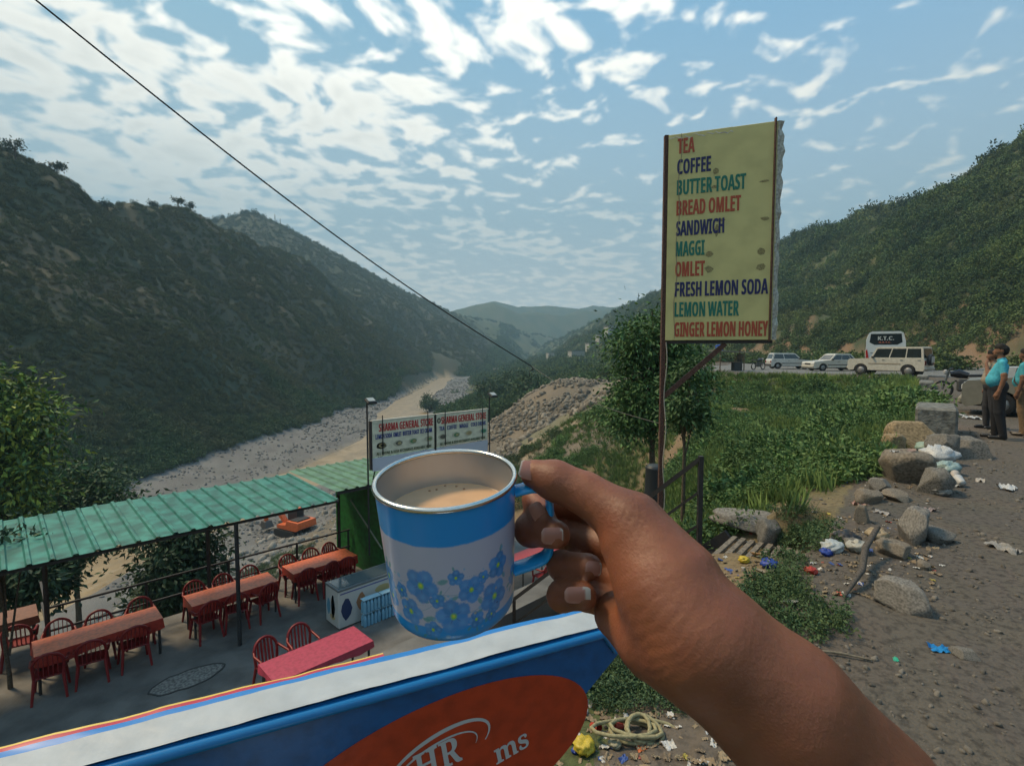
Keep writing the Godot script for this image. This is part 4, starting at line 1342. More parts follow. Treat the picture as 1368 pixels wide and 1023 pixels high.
# ---------------------------------------------------------------- iron stair with its railing
func build_stair():
	var iron := worn(lin(0.025, 0.025, 0.028), 0.55, 4.0, 0.6, 1.4)
	var top := STAIR_TOP
	var dirh := STAIR_DIR
	var run := 4.6
	var t := thing("iron_stair", "black iron stair running from the road down to the terrace", "stair", Vector3(top.x + dirh.x * run, SLAB_Y, top.z + dirh.z * run))
	var o := -t.position
	var side := dirh.cross(Vector3.UP).normalized()   # to the right when walking down
	var drop := top.y - SLAB_Y
	var g := Geo.new()
	for s in [-0.45, 0.45]:
		g = Geo.new(); g.bar(top + side * s + o, top + dirh * run - Vector3(0, drop, 0) + side * s + o, 0.05, 0.12); part("stringer", g, iron, t)
	for k in range(1, 18):
		g = Geo.new()
		var c := top + dirh * run * (k / 18.0) - Vector3(0, drop * k / 18.0, 0)
		g.box(c + o, Vector3(0.9, 0.03, 0.24), Basis(side, Vector3.UP, side.cross(Vector3.UP)))
		part("tread", g, iron, t)
	for s in [-0.47]:
		for h in [1.0, 0.68, 0.36]:
			g = Geo.new(); g.bar(top + side * s + Vector3(0, h, 0) + o, top + dirh * run - Vector3(0, drop - h, 0) + side * s + o, 0.04 if h == 1.0 else 0.024); part("rail", g, iron, t)
		for u in [0.0, 0.25, 0.5, 0.75, 1.0]:
			var c: Vector3 = top + dirh * run * u - Vector3(0, drop * u, 0) + side * s
			g = Geo.new(); g.bar(c + o, c + Vector3(0, 1.02, 0) + o, 0.042); part("post", g, iron, t)
	# grating at its head
	var gr := worn(lin(0.2, 0.17, 0.13), 0.7, 3.0, 0.6, 1.2)
	var bb := Basis(dirh, Vector3.UP, dirh.cross(Vector3.UP))
	for k in 9:
		g = Geo.new()
		g.box(top + o - dirh * 0.42 + Vector3(0, -0.02, 0) + dirh * (-0.36 + k * 0.09), Vector3(0.05, 0.03, 0.95), bb)
		part("grating_bar", g, gr, t)
	for s in [-0.47, 0.47]:
		g = Geo.new()
		g.box(top + o - dirh * 0.42 + Vector3(0, -0.055, 0) + side * s, Vector3(0.86, 0.04, 0.05), bb)
		part("grating_frame", g, gr, t)
	# a black plastic can on the slope behind it
	var p := at_depth(874, 655, 7.2)
	p.y = -0.95
	var can := thing("water_can", "black plastic drum standing behind the menu board post", "drum", p)
	g = Geo.new()
	g.lathe([Vector2(0, 0), Vector2(0.13, 0), Vector2(0.14, 0.03), Vector2(0.14, 0.5), Vector2(0.145, 0.53), Vector2(0.145, 0.56), Vector2(0.13, 0.6), Vector2(0.12, 0.91), Vector2(0.13, 0.93), Vector2(0.11, 0.95)], 18)
	part("body", g, mat(lin(0.02, 0.025, 0.03), 0.45), can)
	g = Geo.new(); g.lathe([Vector2(0.0, 0.91), Vector2(0.1, 0.91), Vector2(0.105, 0.95), Vector2(0.09, 0.97), Vector2(0, 0.972)], 18)
	part("lid", g, mat(lin(0.04, 0.05, 0.055), 0.5), can)

func build_cable():
	var a := at_depth(40, -6, 5.0)
	var k1 := at_depth(710, 489, 8.6)
	var e := at_depth(883, 566, 6.04)
	var t := thing("overhead_cable", "long black cable slanting across the sky to the menu board post", "cable", e)
	var g := Geo.new()
	var pts := []
	for k in 25:
		var u := k / 24.0
		pts.append(a.lerp(k1, u) - e + Vector3(0, -0.18 * sin(PI * u), 0))
	pts.push_front(a - e + (a - k1) * 0.6 + Vector3(0, 0.35, 0))
	g.tube(pts, [0.0085], 6)
	part("cable_run", g, mat(lin(0.008, 0.008, 0.01), 0.6), t)
	g = Geo.new()
	g.tube([k1 - e, k1 - e + Vector3(0.03, -0.05, 0), k1 - e + Vector3(-0.04, -0.09, 0.01), k1 - e + Vector3(-0.03, -0.17, 0)], [0.009, 0.012, 0.007], 6)
	part("knot", g, mat(lin(0.01, 0.01, 0.012), 0.6), t)
	g = Geo.new()
	pts = []
	for k in 15:
		var u := k / 14.0
		pts.append((k1 - e) * (1.0 - u) + Vector3(0, -0.12 * sin(PI * u), 0))
	g.tube(pts, [0.0035], 5)
	part("tie_wire", g, mat(lin(0.12, 0.12, 0.11), 0.5), t)

# ---------------------------------------------------------------- bodies: tapered bones joined into one skin
func skin_mesh(bones: Array, cell: float, k: float, labels: int) -> Array:
	# bones: [a, b, radius a, radius b, label]; returns one Geo for each label, cut from one continuous surface
	var lo := Vector3.ONE * 1e9
	var hi := -lo
	var pad := 4.0 / k + cell * 2
	for b in bones:
		var r: float = maxf(b[2], b[3]) + pad
		for q in [b[0], b[1]]:
			lo = lo.min(q - Vector3.ONE * r); hi = hi.max(q + Vector3.ONE * r)
	var nx := int((hi.x - lo.x) / cell) + 2
	var ny := int((hi.y - lo.y) / cell) + 2
	var nz := int((hi.z - lo.z) / cell) + 2
	var sum := PackedFloat32Array(); sum.resize(nx * ny * nz)
	var top := PackedFloat32Array(); top.resize(nx * ny * nz)
	var who := PackedByteArray(); who.resize(nx * ny * nz)
	for b in bones:
		var a: Vector3 = b[0]; var e: Vector3 = b[1] - b[0]
		var ra: float = b[2]; var rb: float = b[3]
		var lab: int = b[4]
		var r := maxf(ra, rb) + pad
		var l2 := maxf(e.length_squared(), 1e-9)
		var m0 := (a.min(a + e) - Vector3.ONE * r - lo) / cell
		var m1 := (a.max(a + e) + Vector3.ONE * r - lo) / cell
		for z in range(maxi(0, int(m0.z)), mini(nz, int(m1.z) + 1)):
			for y in range(maxi(0, int(m0.y)), mini(ny, int(m1.y) + 1)):
				for x in range(maxi(0, int(m0.x)), mini(nx, int(m1.x) + 1)):
					var p := lo + Vector3(x, y, z) * cell - a
					var t := clampf(p.dot(e) / l2, 0, 1)
					var d := (p - e * t).length() - ra - (rb - ra) * t
					if d > pad: continue
					var w := exp(-k * d)
					var q := (z * ny + y) * nx + x
					sum[q] += w
					if w > top[q]: top[q] = w; who[q] = lab
	# surface nets: inside where the sum is above 1
	var at := {}
	var verts := PackedVector3Array()
	var lab_of := PackedByteArray()
	var sx := 1; var sy := nx; var sz := nx * ny
	var corner := PackedInt32Array([0, sx, sy, sx + sy, sz, sx + sz, sy + sz, sx + sy + sz])
	var off: Array[Vector3] = [Vector3(0, 0, 0), Vector3(1, 0, 0), Vector3(0, 1, 0), Vector3(1, 1, 0), Vector3(0, 0, 1), Vector3(1, 0, 1), Vector3(0, 1, 1), Vector3(1, 1, 1)]
	var pairs := PackedInt32Array([0, 1, 2, 3, 4, 5, 6, 7, 0, 2, 1, 3, 4, 6, 5, 7, 0, 4, 1, 5, 2, 6, 3, 7])
	for z in nz - 1:
		for y in ny - 1:
			var q := (z * ny + y) * nx
			for x in nx - 1:
				var i0 := sum[q] > 1.0
				if (sum[q + 1] > 1.0) == i0 and (sum[q + sy] > 1.0) == i0 and (sum[q + sz] > 1.0) == i0 and (sum[q + sx + sy] > 1.0) == i0 and (sum[q + sx + sz] > 1.0) == i0 and (sum[q + sy + sz] > 1.0) == i0 and (sum[q + sx + sy + sz] > 1.0) == i0:
					q += 1
					continue
				var m := Vector3.ZERO
				var c := 0
				for n in range(0, 24, 2):
					var va := -log(maxf(sum[q + corner[pairs[n]]], 1e-12)); var vb := -log(maxf(sum[q + corner[pairs[n + 1]]], 1e-12))
					if (va < 0) == (vb < 0): continue
					m += off[pairs[n]].lerp(off[pairs[n + 1]], va / (va - vb)); c += 1
				at[q] = verts.size()
				verts.append(lo + (Vector3(x, y, z) + m / c) * cell)
				var bl := who[q]; var bw := top[q]
				for n in 8:
					if top[q + corner[n]] > bw: bw = top[q + corner[n]]; bl = who[q + corner[n]]
				lab_of.append(bl)
				q += 1
	var nrm := PackedVector3Array(); nrm.resize(verts.size())
	var faces := []   # [label, a, b, c, d]
	for q in at:
		var x: int = q % nx
		var y: int = (q / nx) % ny
		var z: int = q / (nx * ny)
		var s0 := sum[q] > 1.0
		for ax in 3:
			var st: int = [sx, sy, sz][ax]
			var s1 := sum[q + st] > 1.0
			if s0 == s1: continue
			var u: int = [sy, sz, sx][ax]; var w: int = [sz, sx, sy][ax]
			if not (at.has(q - u) and at.has(q - w) and at.has(q - u - w)): continue
			var f := [at[q], at[q - u], at[q - u - w], at[q - w]]
			if s0: f = [f[0], f[3], f[2], f[1]]
			var m := (verts[f[2]] - verts[f[0]]).cross(verts[f[3]] - verts[f[1]])
			for n in 4: nrm[f[n]] -= m
			faces.append([lab_of[f[0]], f[0], f[1], f[2], f[3]])
	# orient outwards by the field
	var out := []
	for l in labels:
		var g := Geo.new()
		var map := {}
		for f in faces:
			if f[0] != l: continue
			var id := []
			for n in range(1, 5):
				var v: int = f[n]
				if not map.has(v):
					map[v] = g.v.size()
					g.v.append(verts[v]); g.n.append(nrm[v].normalized()); g.c.append(Color.WHITE); g.uv.append(Vector2.ZERO)
				id.append(map[v])
			# clockwise seen from outside
			var fn := (g.v[id[2]] - g.v[id[0]]).cross(g.v[id[3]] - g.v[id[1]])
			if fn.dot(g.n[id[0]]) < 0: g.i.append_array([id[0], id[1], id[2], id[0], id[2], id[3]])
			else: g.i.append_array([id[0], id[2], id[1], id[0], id[3], id[2]])
		out.append(g)
	return out

# ---------------------------------------------------------------- mug, tea and the hand that holds it
func cam_point(px: float, py: float, d: float) -> Vector3:
	return EYE + cam_basis * (Vector3((px - 684.0) / FOCAL, -(py - 511.5) / FOCAL, -1.0) * d)

var mug_top := Vector3.ZERO
var mug_basis := Basis.IDENTITY

func mug_print() -> ImageTexture:
	var w := 1536; var h := 512
	var im := Image.create(w, h, false, Image.FORMAT_RGB8)
	im.fill(lin(0.42, 0.45, 0.58))
	var n := fbm(3, 0.02, 3)
	var blue := Color(0.006, 0.26, 0.68)
	# bands with a slightly uneven edge
	for x in w:
		var e0 := int(0.225 * h + n.get_noise_2d(x * 0.3, 0) * 4.0)
		var e1 := int(0.80 * h + n.get_noise_2d(x * 0.3, 90) * 5.0)
		for y in h:
			var k := 0.0
			if y < e0 + 3: k = clampf((e0 + 3 - y) / 6.0, 0, 1)
			elif y > e1 - 3: k = clampf((y - e1 + 3) / 6.0, 0, 1)
			if k > 0:
				var c := im.get_pixel(x, y).srgb_to_linear()
				im.set_pixel(x, y, c.lerp(blue, k).linear_to_srgb())
	var dab := func(cx: float, cy: float, rx: float, ry: float, rot: float, col: Color, a: float, soft: float):
		var r := maxf(rx, ry)
		for y in range(maxi(0, int(cy - r)), mini(h, int(cy + r) + 1)):
			for x in range(int(cx - r), int(cx + r) + 1):
				var p := Vector2(x - cx, y - cy).rotated(-rot)
				var d := Vector2(p.x / rx, p.y / ry).length() + n.get_noise_2d(x * 4.0, y * 4.0) * 0.12
				if d >= 1.0: continue
				var k := clampf((1.0 - d) / soft, 0, 1) * a
				var xx := posmod(x, w)
				im.set_pixel(xx, y, im.get_pixel(xx, y).srgb_to_linear().lerp(col, k).linear_to_srgb())
	var line := func(x0: float, y0: float, x1: float, y1: float, bend: float):
		for k in 60:
			var t := k / 59.0
			dab.call(lerpf(x0, x1, t), lerpf(y0, y1, t) + bend * sin(PI * t), 2.4, 2.4, 0.0, Color(0.16, 0.3, 0.42), 0.6, 0.6)
	var flowers := [[300, 632, 74], [510, 660, 58], [605, 710, 72], [430, 775, 76], [240, 755, 60], [450, 600, 34], [622, 570, 56], [135, 610, 60], [145, 700, 50], [690, 640, 50], [365, 700, 34], [560, 610, 28], [335, 835, 40], [525, 800, 38], [205, 660, 34], [590, 790, 30]]
	var q := RandomNumberGenerator.new(); q.seed = 5
	var spots := []
	for f in flowers:
		var s := clampf((f[0] - 395.0) / 300.0, -0.97, 0.97)
		var th := asin(s)
		spots.append([(0.5 + th / TAU) * w, (f[1] + 120.0 * (1.0 - cos(th)) - 320.0) / 635.0 * h, f[2] / 300.0 * 0.17 * w])
	for k in 9: spots.append([w * fposmod(0.80 + k * 0.052, 1.0), h * q.randf_range(0.48, 0.76), w * q.randf_range(0.022, 0.038)])
	for k in spots.size() - 1:
		if k < 9: line.call(spots[k][0], spots[k][1], spots[k + 1][0], spots[k + 1][1], q.randf_range(-30, 30))
	for s in spots:
		for k in 2:
			var a := q.randf() * TAU
			dab.call(s[0] + cos(a) * s[2] * 1.25, s[1] + sin(a) * s[2] * 1.15, s[2] * 0.34, s[2] * 0.17, a, Color(0.06, 0.28, 0.3), 0.75, 0.4)
			a = q.randf() * TAU
			dab.call(s[0] + cos(a) * s[2] * 1.5, s[1] + sin(a) * s[2] * 1.2, s[2] * 0.17, s[2] * 0.17, 0.0, Color(0.16, 0.38, 0.62), 0.7, 0.5)
	for s in spots:
		var a0 := q.randf() * TAU
		for k in 5:
			var a := a0 + TAU * k / 5.0
			dab.call(s[0] + cos(a) * s[2] * 0.52, s[1] + sin(a) * s[2] * 0.52, s[2] * 0.52, s[2] * 0.5, a, Color(0.04, 0.22, 0.56) * q.randf_range(0.85, 1.2), 0.9, 0.22)
		for k in 5:
			var a := a0 + TAU * k / 5.0
			dab.call(s[0] + cos(a) * s[2] * 0.62, s[1] + sin(a) * s[2] * 0.62, s[2] * 0.26, s[2] * 0.22, a, Color(0.11, 0.36, 0.7), 0.6, 0.8)
			dab.call(s[0] + cos(a) * s[2] * 0.3, s[1] + sin(a) * s[2] * 0.3, s[2] * 0.24, s[2] * 0.06, a, Color(0.03, 0.12, 0.4), 0.6, 0.8)
		dab.call(s[0], s[1], s[2] * 0.22, s[2] * 0.24, 0.0, Color(0.22, 0.55, 0.06), 0.95, 0.5)
		dab.call(s[0], s[1] - s[2] * 0.04, s[2] * 0.1, s[2] * 0.12, 0.0, Color(0.6, 0.6, 0.06), 0.9, 0.6)
	for k in 26:
		dab.call(q.randf() * w, h * q.randf_range(0.4, 0.83), 7.0, 6.0, 0.0, [Color(0.18, 0.42, 0.6), Color(0.5, 0.42, 0.14), Color(0.1, 0.34, 0.34)][k % 3], 0.6, 0.6)
	# small chips of the enamel
	for k in 5: dab.call(q.randf() * w, h * (0.1 + q.randf() * 0.85), q.randf_range(2, 7), q.randf_range(1.5, 3), 0.0, Color(0.01, 0.02, 0.08), 0.9, 0.4)
	return ImageTexture.create_from_image(im)

func build_mug():
	var up := cam_basis * Vector3(-0.035, 0.969, 0.247).normalized()
	var right := cam_basis * Vector3(1, 0.036, 0)
	right = (right - up * right.dot(up)).normalized()
	mug_basis = Basis(-right, up, (-right).cross(up))
	mug_top = cam_point(595, 637.5, 0.31)
	var tall := 0.0865
	var t := thing("enamel_mug", "blue and white flower-printed steel mug of milky tea held up by a hand", "mug", mug_top - up * tall)
	t.basis = mug_basis
	var g := Geo.new()
	var prof := []
	for k in 7:
		var a := PI * 0.5 * k / 6.0
		prof.append(Vector2(0.0295 + 0.0085 * sin(a), 0.0085 - 0.0085 * cos(a)))
	for k in range(1, 15): prof.append(Vector2(lerpf(0.038, 0.0412, k / 14.0), lerpf(0.0085, tall - 0.0015, k / 14.0)))
	g.lathe(prof, 72, Vector3.ZERO, Basis.IDENTITY, 1.0, 0.0)
	var m := mat(Color.WHITE, 0.22)
	m.albedo_texture = mug_print()
	m.clearcoat_enabled = true
	m.clearcoat = 0.3
	part("body", g, m, t)
	g = Geo.new()
	g.lathe([Vector2(0.0, 0.0015), Vector2(0.02, 0.0015), Vector2(0.026, 0.0), Vector2(0.0296, 0.0)], 48)
	part("base", g, mat(lin(0.006, 0.26, 0.68), 0.3), t)
	var steel := mat(lin(0.46, 0.47, 0.48), 0.34, 0.7)
	steel.normal_enabled = true
	steel.normal_texture = bump_image("brush", 256, 0.02, 3, 1.5, 14)
	steel.normal_scale = 0.12
	# inside wall, brushed
	g = Geo.new()
	g.lathe([Vector2(0.0402, tall - 0.0012), Vector2(0.0392, tall * 0.75), Vector2(0.037, 0.012), Vector2(0.03, 0.004), Vector2(0.0, 0.004)], 72)
	part("inner_wall", g, steel, t)
	# rolled rim
	g = Geo.new()
	var rim := []
	for k in 73: rim.append(Vector3(sin(TAU * k / 72.0) * 0.0411, tall, cos(TAU * k / 72.0) * 0.0411))
	g.tube(rim, [0.00165], 10, false)
	part("rim", g, mat(lin(0.66, 0.64, 0.6), 0.2, 1.0), t)
	# flat strap handle; local -x points right in the picture
	g = Geo.new()
	var hd := Vector3(-cos(0.05), 0, sin(0.05))
	var pts := []
	var path := Curve3D.new()
	for p in [[0.0407, -0.0115], [0.052, -0.0095], [0.0595, -0.0125], [0.0615, -0.02], [0.0615, -0.047], [0.0585, -0.0565], [0.051, -0.0605], [0.0385, -0.0645]]:
		path.add_point(Vector3(p[0], tall + p[1], 0))
	for k in path.point_count:
		var a := path.get_point_position(maxi(k - 1, 0)); var b := path.get_point_position(mini(k + 1, path.point_count - 1))
		path.set_point_in(k, -(b - a) * 0.16); path.set_point_out(k, (b - a) * 0.16)
	path.bake_interval = 0.0018
	var side := hd.cross(Vector3.UP).normalized()
	var pl := path.get_baked_points()
	var ring := []
	for k in 12: ring.append(Vector2(cos(TAU * k / 12.0) * 0.0068, sin(TAU * k / 12.0) * 0.0026))
	var s0 := 0
	for k in pl.size():
		var tg := (pl[mini(k + 1, pl.size() - 1)] - pl[maxi(k - 1, 0)]).normalized()
		var nm := tg.cross(Vector3.BACK).normalized()
		for j in 12:
			var c: Vector3 = hd * pl[k].x + Vector3(0, pl[k].y, 0)
			g.v.append(c + side * ring[j].x + (hd * nm.x + Vector3(0, nm.y, 0)) * ring[j].y)
			g.n.append(Vector3.UP); g.c.append(Color.WHITE); g.uv.append(Vector2(j / 12.0, k))
	for k in pl.size() - 1:
		for j in 12:
			var q := k * 12 + j; var q2 := k * 12 + (j + 1) % 12
			g.i.append_array([q, q + 12, q2, q2, q + 12, q2 + 12])
	smooth(g)
	# make sure that the strap looks outwards
	var probe := g.v[0] - (hd * pl[0].x + Vector3(0, pl[0].y, 0))
	if probe.dot(g.n[0]) < 0:
		for k in g.n.size(): g.n[k] = -g.n[k]
		for k in range(0, g.i.size(), 3):
			var x := g.i[k + 1]; g.i[k + 1] = g.i[k + 2]; g.i[k + 2] = x
	part("handle", g, mat(lin(0.02, 0.33, 0.72), 0.22), t)
	# the tea
	var tea := thing("tea", "milky brown tea filling the flower-printed mug", "tea", mug_top - up * 0.0225)
	tea.basis = mug_basis
	g = Geo.new()
	g.lathe([Vector2(0.0391, 0.0004), Vector2(0.0385, -0.0002), Vector2(0.03, -0.0004), Vector2(0.0, -0.0004)], 64)
	var tm := worn(lin(0.6, 0.38, 0.22), 0.2, 6.0, 0.95, 1.03)
	part("surface", g, tm, tea)
	g = Geo.new()
	rng.seed = 3
	for k in 5:
		var a := PI + rng.randf_range(-0.6, 0.5)
		var r := rng.randf_range(0.03, 0.0375)
		g.lathe([Vector2(0.0009, 0.0), Vector2(0.0007, 0.0005), Vector2(0.0, 0.0007)], 8, Vector3(-sin(a) * r, -0.0003, -cos(a) * r))
	part("bubbles", g, mat(lin(0.3, 0.16, 0.08), 0.15), tea)

func nail(parent: Node, c: Vector3, along: Vector3, out: Vector3, wide: float, long: float, bend: float, tip := 0.12):
	var g := Geo.new()
	var y := along.normalized()
	var z := (out - y * out.dot(y)).normalized()
	var x := y.cross(z)
	var nu := 10; var nv := 12
	for j in nv + 1:
		for k in nu + 1:
			var u := lerpf(-1, 1, k / float(nu)); var v := lerpf(-1, 1, j / float(nv))
			var ww := wide * 0.5 * sqrt(maxf(0.0, 1.0 - pow(absf(v), 5.0) * (0.8 if v < 0 else 0.55)))
			var a := u * ww / bend
			g.v.append(c + x * sin(a) * bend + z * ((cos(a) - 1.0) * bend - v * v * long * 0.05) + y * v * long * 0.5)
			g.n.append(z); g.uv.append(Vector2(u, v))
			g.c.append(Color(0.4, 0.38, 0.34) if v > 1.0 - 0.12 * u * u - tip * 2.0 else (Color(0.3, 0.13, 0.095) if v > -0.72 else Color(0.33, 0.17, 0.13)))
	for j in nv:
		for k in nu:
			var q := j * (nu + 1) + k
			g.i.append_array([q, q + nu + 1, q + 1, q + 1, q + nu + 1, q + nu + 2])
	smooth(g)
	if g.n[60].dot(z) < 0:
		for k in g.n.size(): g.n[k] = -g.n[k]
		for k in range(0, g.i.size(), 3):
			var w := g.i[k + 1]; g.i[k + 1] = g.i[k + 2]; g.i[k + 2] = w
	var m := tinted(0.35)
	part("fingernail", g, m, parent)

func build_hand():
	var J := func(q: Array) -> Vector3: return cam_point(q[0], q[1], q[2])
	var chains := [
		# thumb
		[[714, 633, 0.3125, 0.0086], [742, 642, 0.309, 0.0112], [782, 659, 0.303, 0.0116], [845, 700, 0.289, 0.0168], [900, 775, 0.27, 0.0235]],
		# index, middle, ring, little finger: knuckle, two joints, tip
		[[866, 712, 0.333, 0.0115], [768, 674, 0.368, 0.0088], [716, 668, 0.343, 0.0082], [726, 690, 0.320, 0.0072]],
		[[860, 748, 0.331, 0.0115], [748, 712, 0.368, 0.0095], [709, 708, 0.335, 0.0098], [743, 714, 0.308, 0.0084]],
		[[852, 785, 0.325, 0.0110], [776, 757, 0.358, 0.0086], [750, 755, 0.326, 0.0082], [787, 757, 0.302, 0.0076]],
		[[846, 815, 0.315, 0.0105], [782, 797, 0.338, 0.0080], [751, 796, 0.310, 0.0082], [779, 797, 0.290, 0.0076]],
		# bones of the palm
		[[866, 712, 0.333, 0.0125], [925, 825, 0.275, 0.018]],
		[[860, 748, 0.331, 0.0135], [925, 835, 0.272, 0.02]],
		[[852, 785, 0.325, 0.013], [922, 845, 0.27, 0.021]],
		[[846, 815, 0.315, 0.0125], [905, 858, 0.268, 0.022]],
		# ball of the thumb, heel of the hand, wrist and forearm
		[[848, 728, 0.286, 0.0185], [888, 790, 0.27, 0.0245], [925, 845, 0.259, 0.029]],
		[[826, 822, 0.298, 0.0135], [878, 852, 0.274, 0.0205], [925, 868, 0.262, 0.0255]],
		[[915, 825, 0.262, 0.0275], [944, 859, 0.257, 0.0295], [1044, 946, 0.25, 0.0325], [1150, 1066, 0.246, 0.0355], [1340, 1290, 0.26, 0.042]]]
	var bones := []
	for c in chains:
		for k in c.size() - 1: bones.append([J.call(c[k]), J.call(c[k + 1]), c[k][3], c[k + 1][3], 0])
	var g: Geo = skin_mesh(bones, 0.0021, 520.0, 1)[0]
	# creases over the joints and wrinkles at the wrist, as relief
	var crease := [[[770, 652, 0.300], [0.8, 0.35], 0.011, 5, 0.0022], [[850, 690, 0.275], [0.8, 0.5], 0.012, 4, 0.003], [[905, 845, 0.25], [0.75, 0.66], 0.026, 6, 0.0042]]
	var n1 := fbm(41, 60.0, 3); var n2 := fbm(42, 230.0, 3); var n3 := fbm(43, 22.0, 2)
	var skin := Color(0.205, 0.071, 0.033)
	for k in g.v.size():
		var p := g.v[k]
		var dh := n2.get_noise_3dv(p) * 0.00012 + n1.get_noise_3dv(p) * 0.00022
		for c in crease:
			var o: Vector3 = p - J.call(c[0])
			var fall := exp(-o.length_squared() / (c[2] * c[2]) * 1.2)
			if fall < 0.03: continue
			var dirv: Vector3 = cam_basis * Vector3(c[1][0], -c[1][1], 0)
			var w := sin(o.dot(dirv) / c[4] * TAU + n1.get_noise_3dv(p) * 4.0)
			dh -= maxf(0.0, w) * 0.0005 * fall
		g.v[k] = p + g.n[k] * dh
		var mot := 1.0 + n1.get_noise_3dv(p) * 0.1 + n3.get_noise_3dv(p) * 0.3 + n2.get_noise_3dv(p) * 0.08
		g.c[k] = (skin * mot).lerp(Color(0.24, 0.075, 0.038), clampf(n3.get_noise_3dv(p + Vector3.ONE) * 0.8, 0, 0.6))
	smooth(g)
	var out := g.n[0].dot(g.v[0] - bones[0][0])
	var t := thing("person", "bare brown forearm and hand gripping the mug handle, thumb on top", "person", cam_point(1115, 1065, 0.246))
	for k in g.v.size(): g.v[k] -= t.position
	var m := tinted(0.52)
	m.subsurf_scatter_enabled = true
	m.subsurf_scatter_strength = 0.08
	m.normal_enabled = true
	m.normal_texture = bump_image("skinb", 512, 0.06, 4, 5.0, 51, true)
	m.uv1_triplanar = true
	m.uv1_scale = Vector3.ONE * 22.0
	m.normal_scale = 0.36
	part("body", g, m, t)
	# nails: centre pixel, depth, direction in the picture, size
	for q in [[712, 628, 0.3052, [-1.0, 0.3], 0.0125, 0.0155, 0.0092, 0.03, [0.05, 0.5, 0.85]], [718, 684, 0.3130, [0.45, -0.85], 0.0092, 0.0115, 0.0082, 0.05, [-0.1, 0.1, 1.0]], [738, 717, 0.2995, [1.0, 0.0], 0.0105, 0.0125, 0.0093, 0.05, [0.1, -0.05, 1.0]], [793, 760, 0.2945, [1.0, -0.1], 0.0085, 0.009, 0.0085, 0.05, [0.5, 0.0, 0.85]], [772, 796, 0.2822, [1.0, 0.02], 0.0094, 0.0142, 0.0086, 0.22, [0.05, 0.02, 1.0]]]:
		nail(t, cam_point(q[0], q[1], q[2]) - t.position, cam_basis * Vector3(q[3][0], q[3][1], 0), cam_basis * Vector3(q[8][0], q[8][1], q[8][2]), q[4], q[5], q[6], q[7])

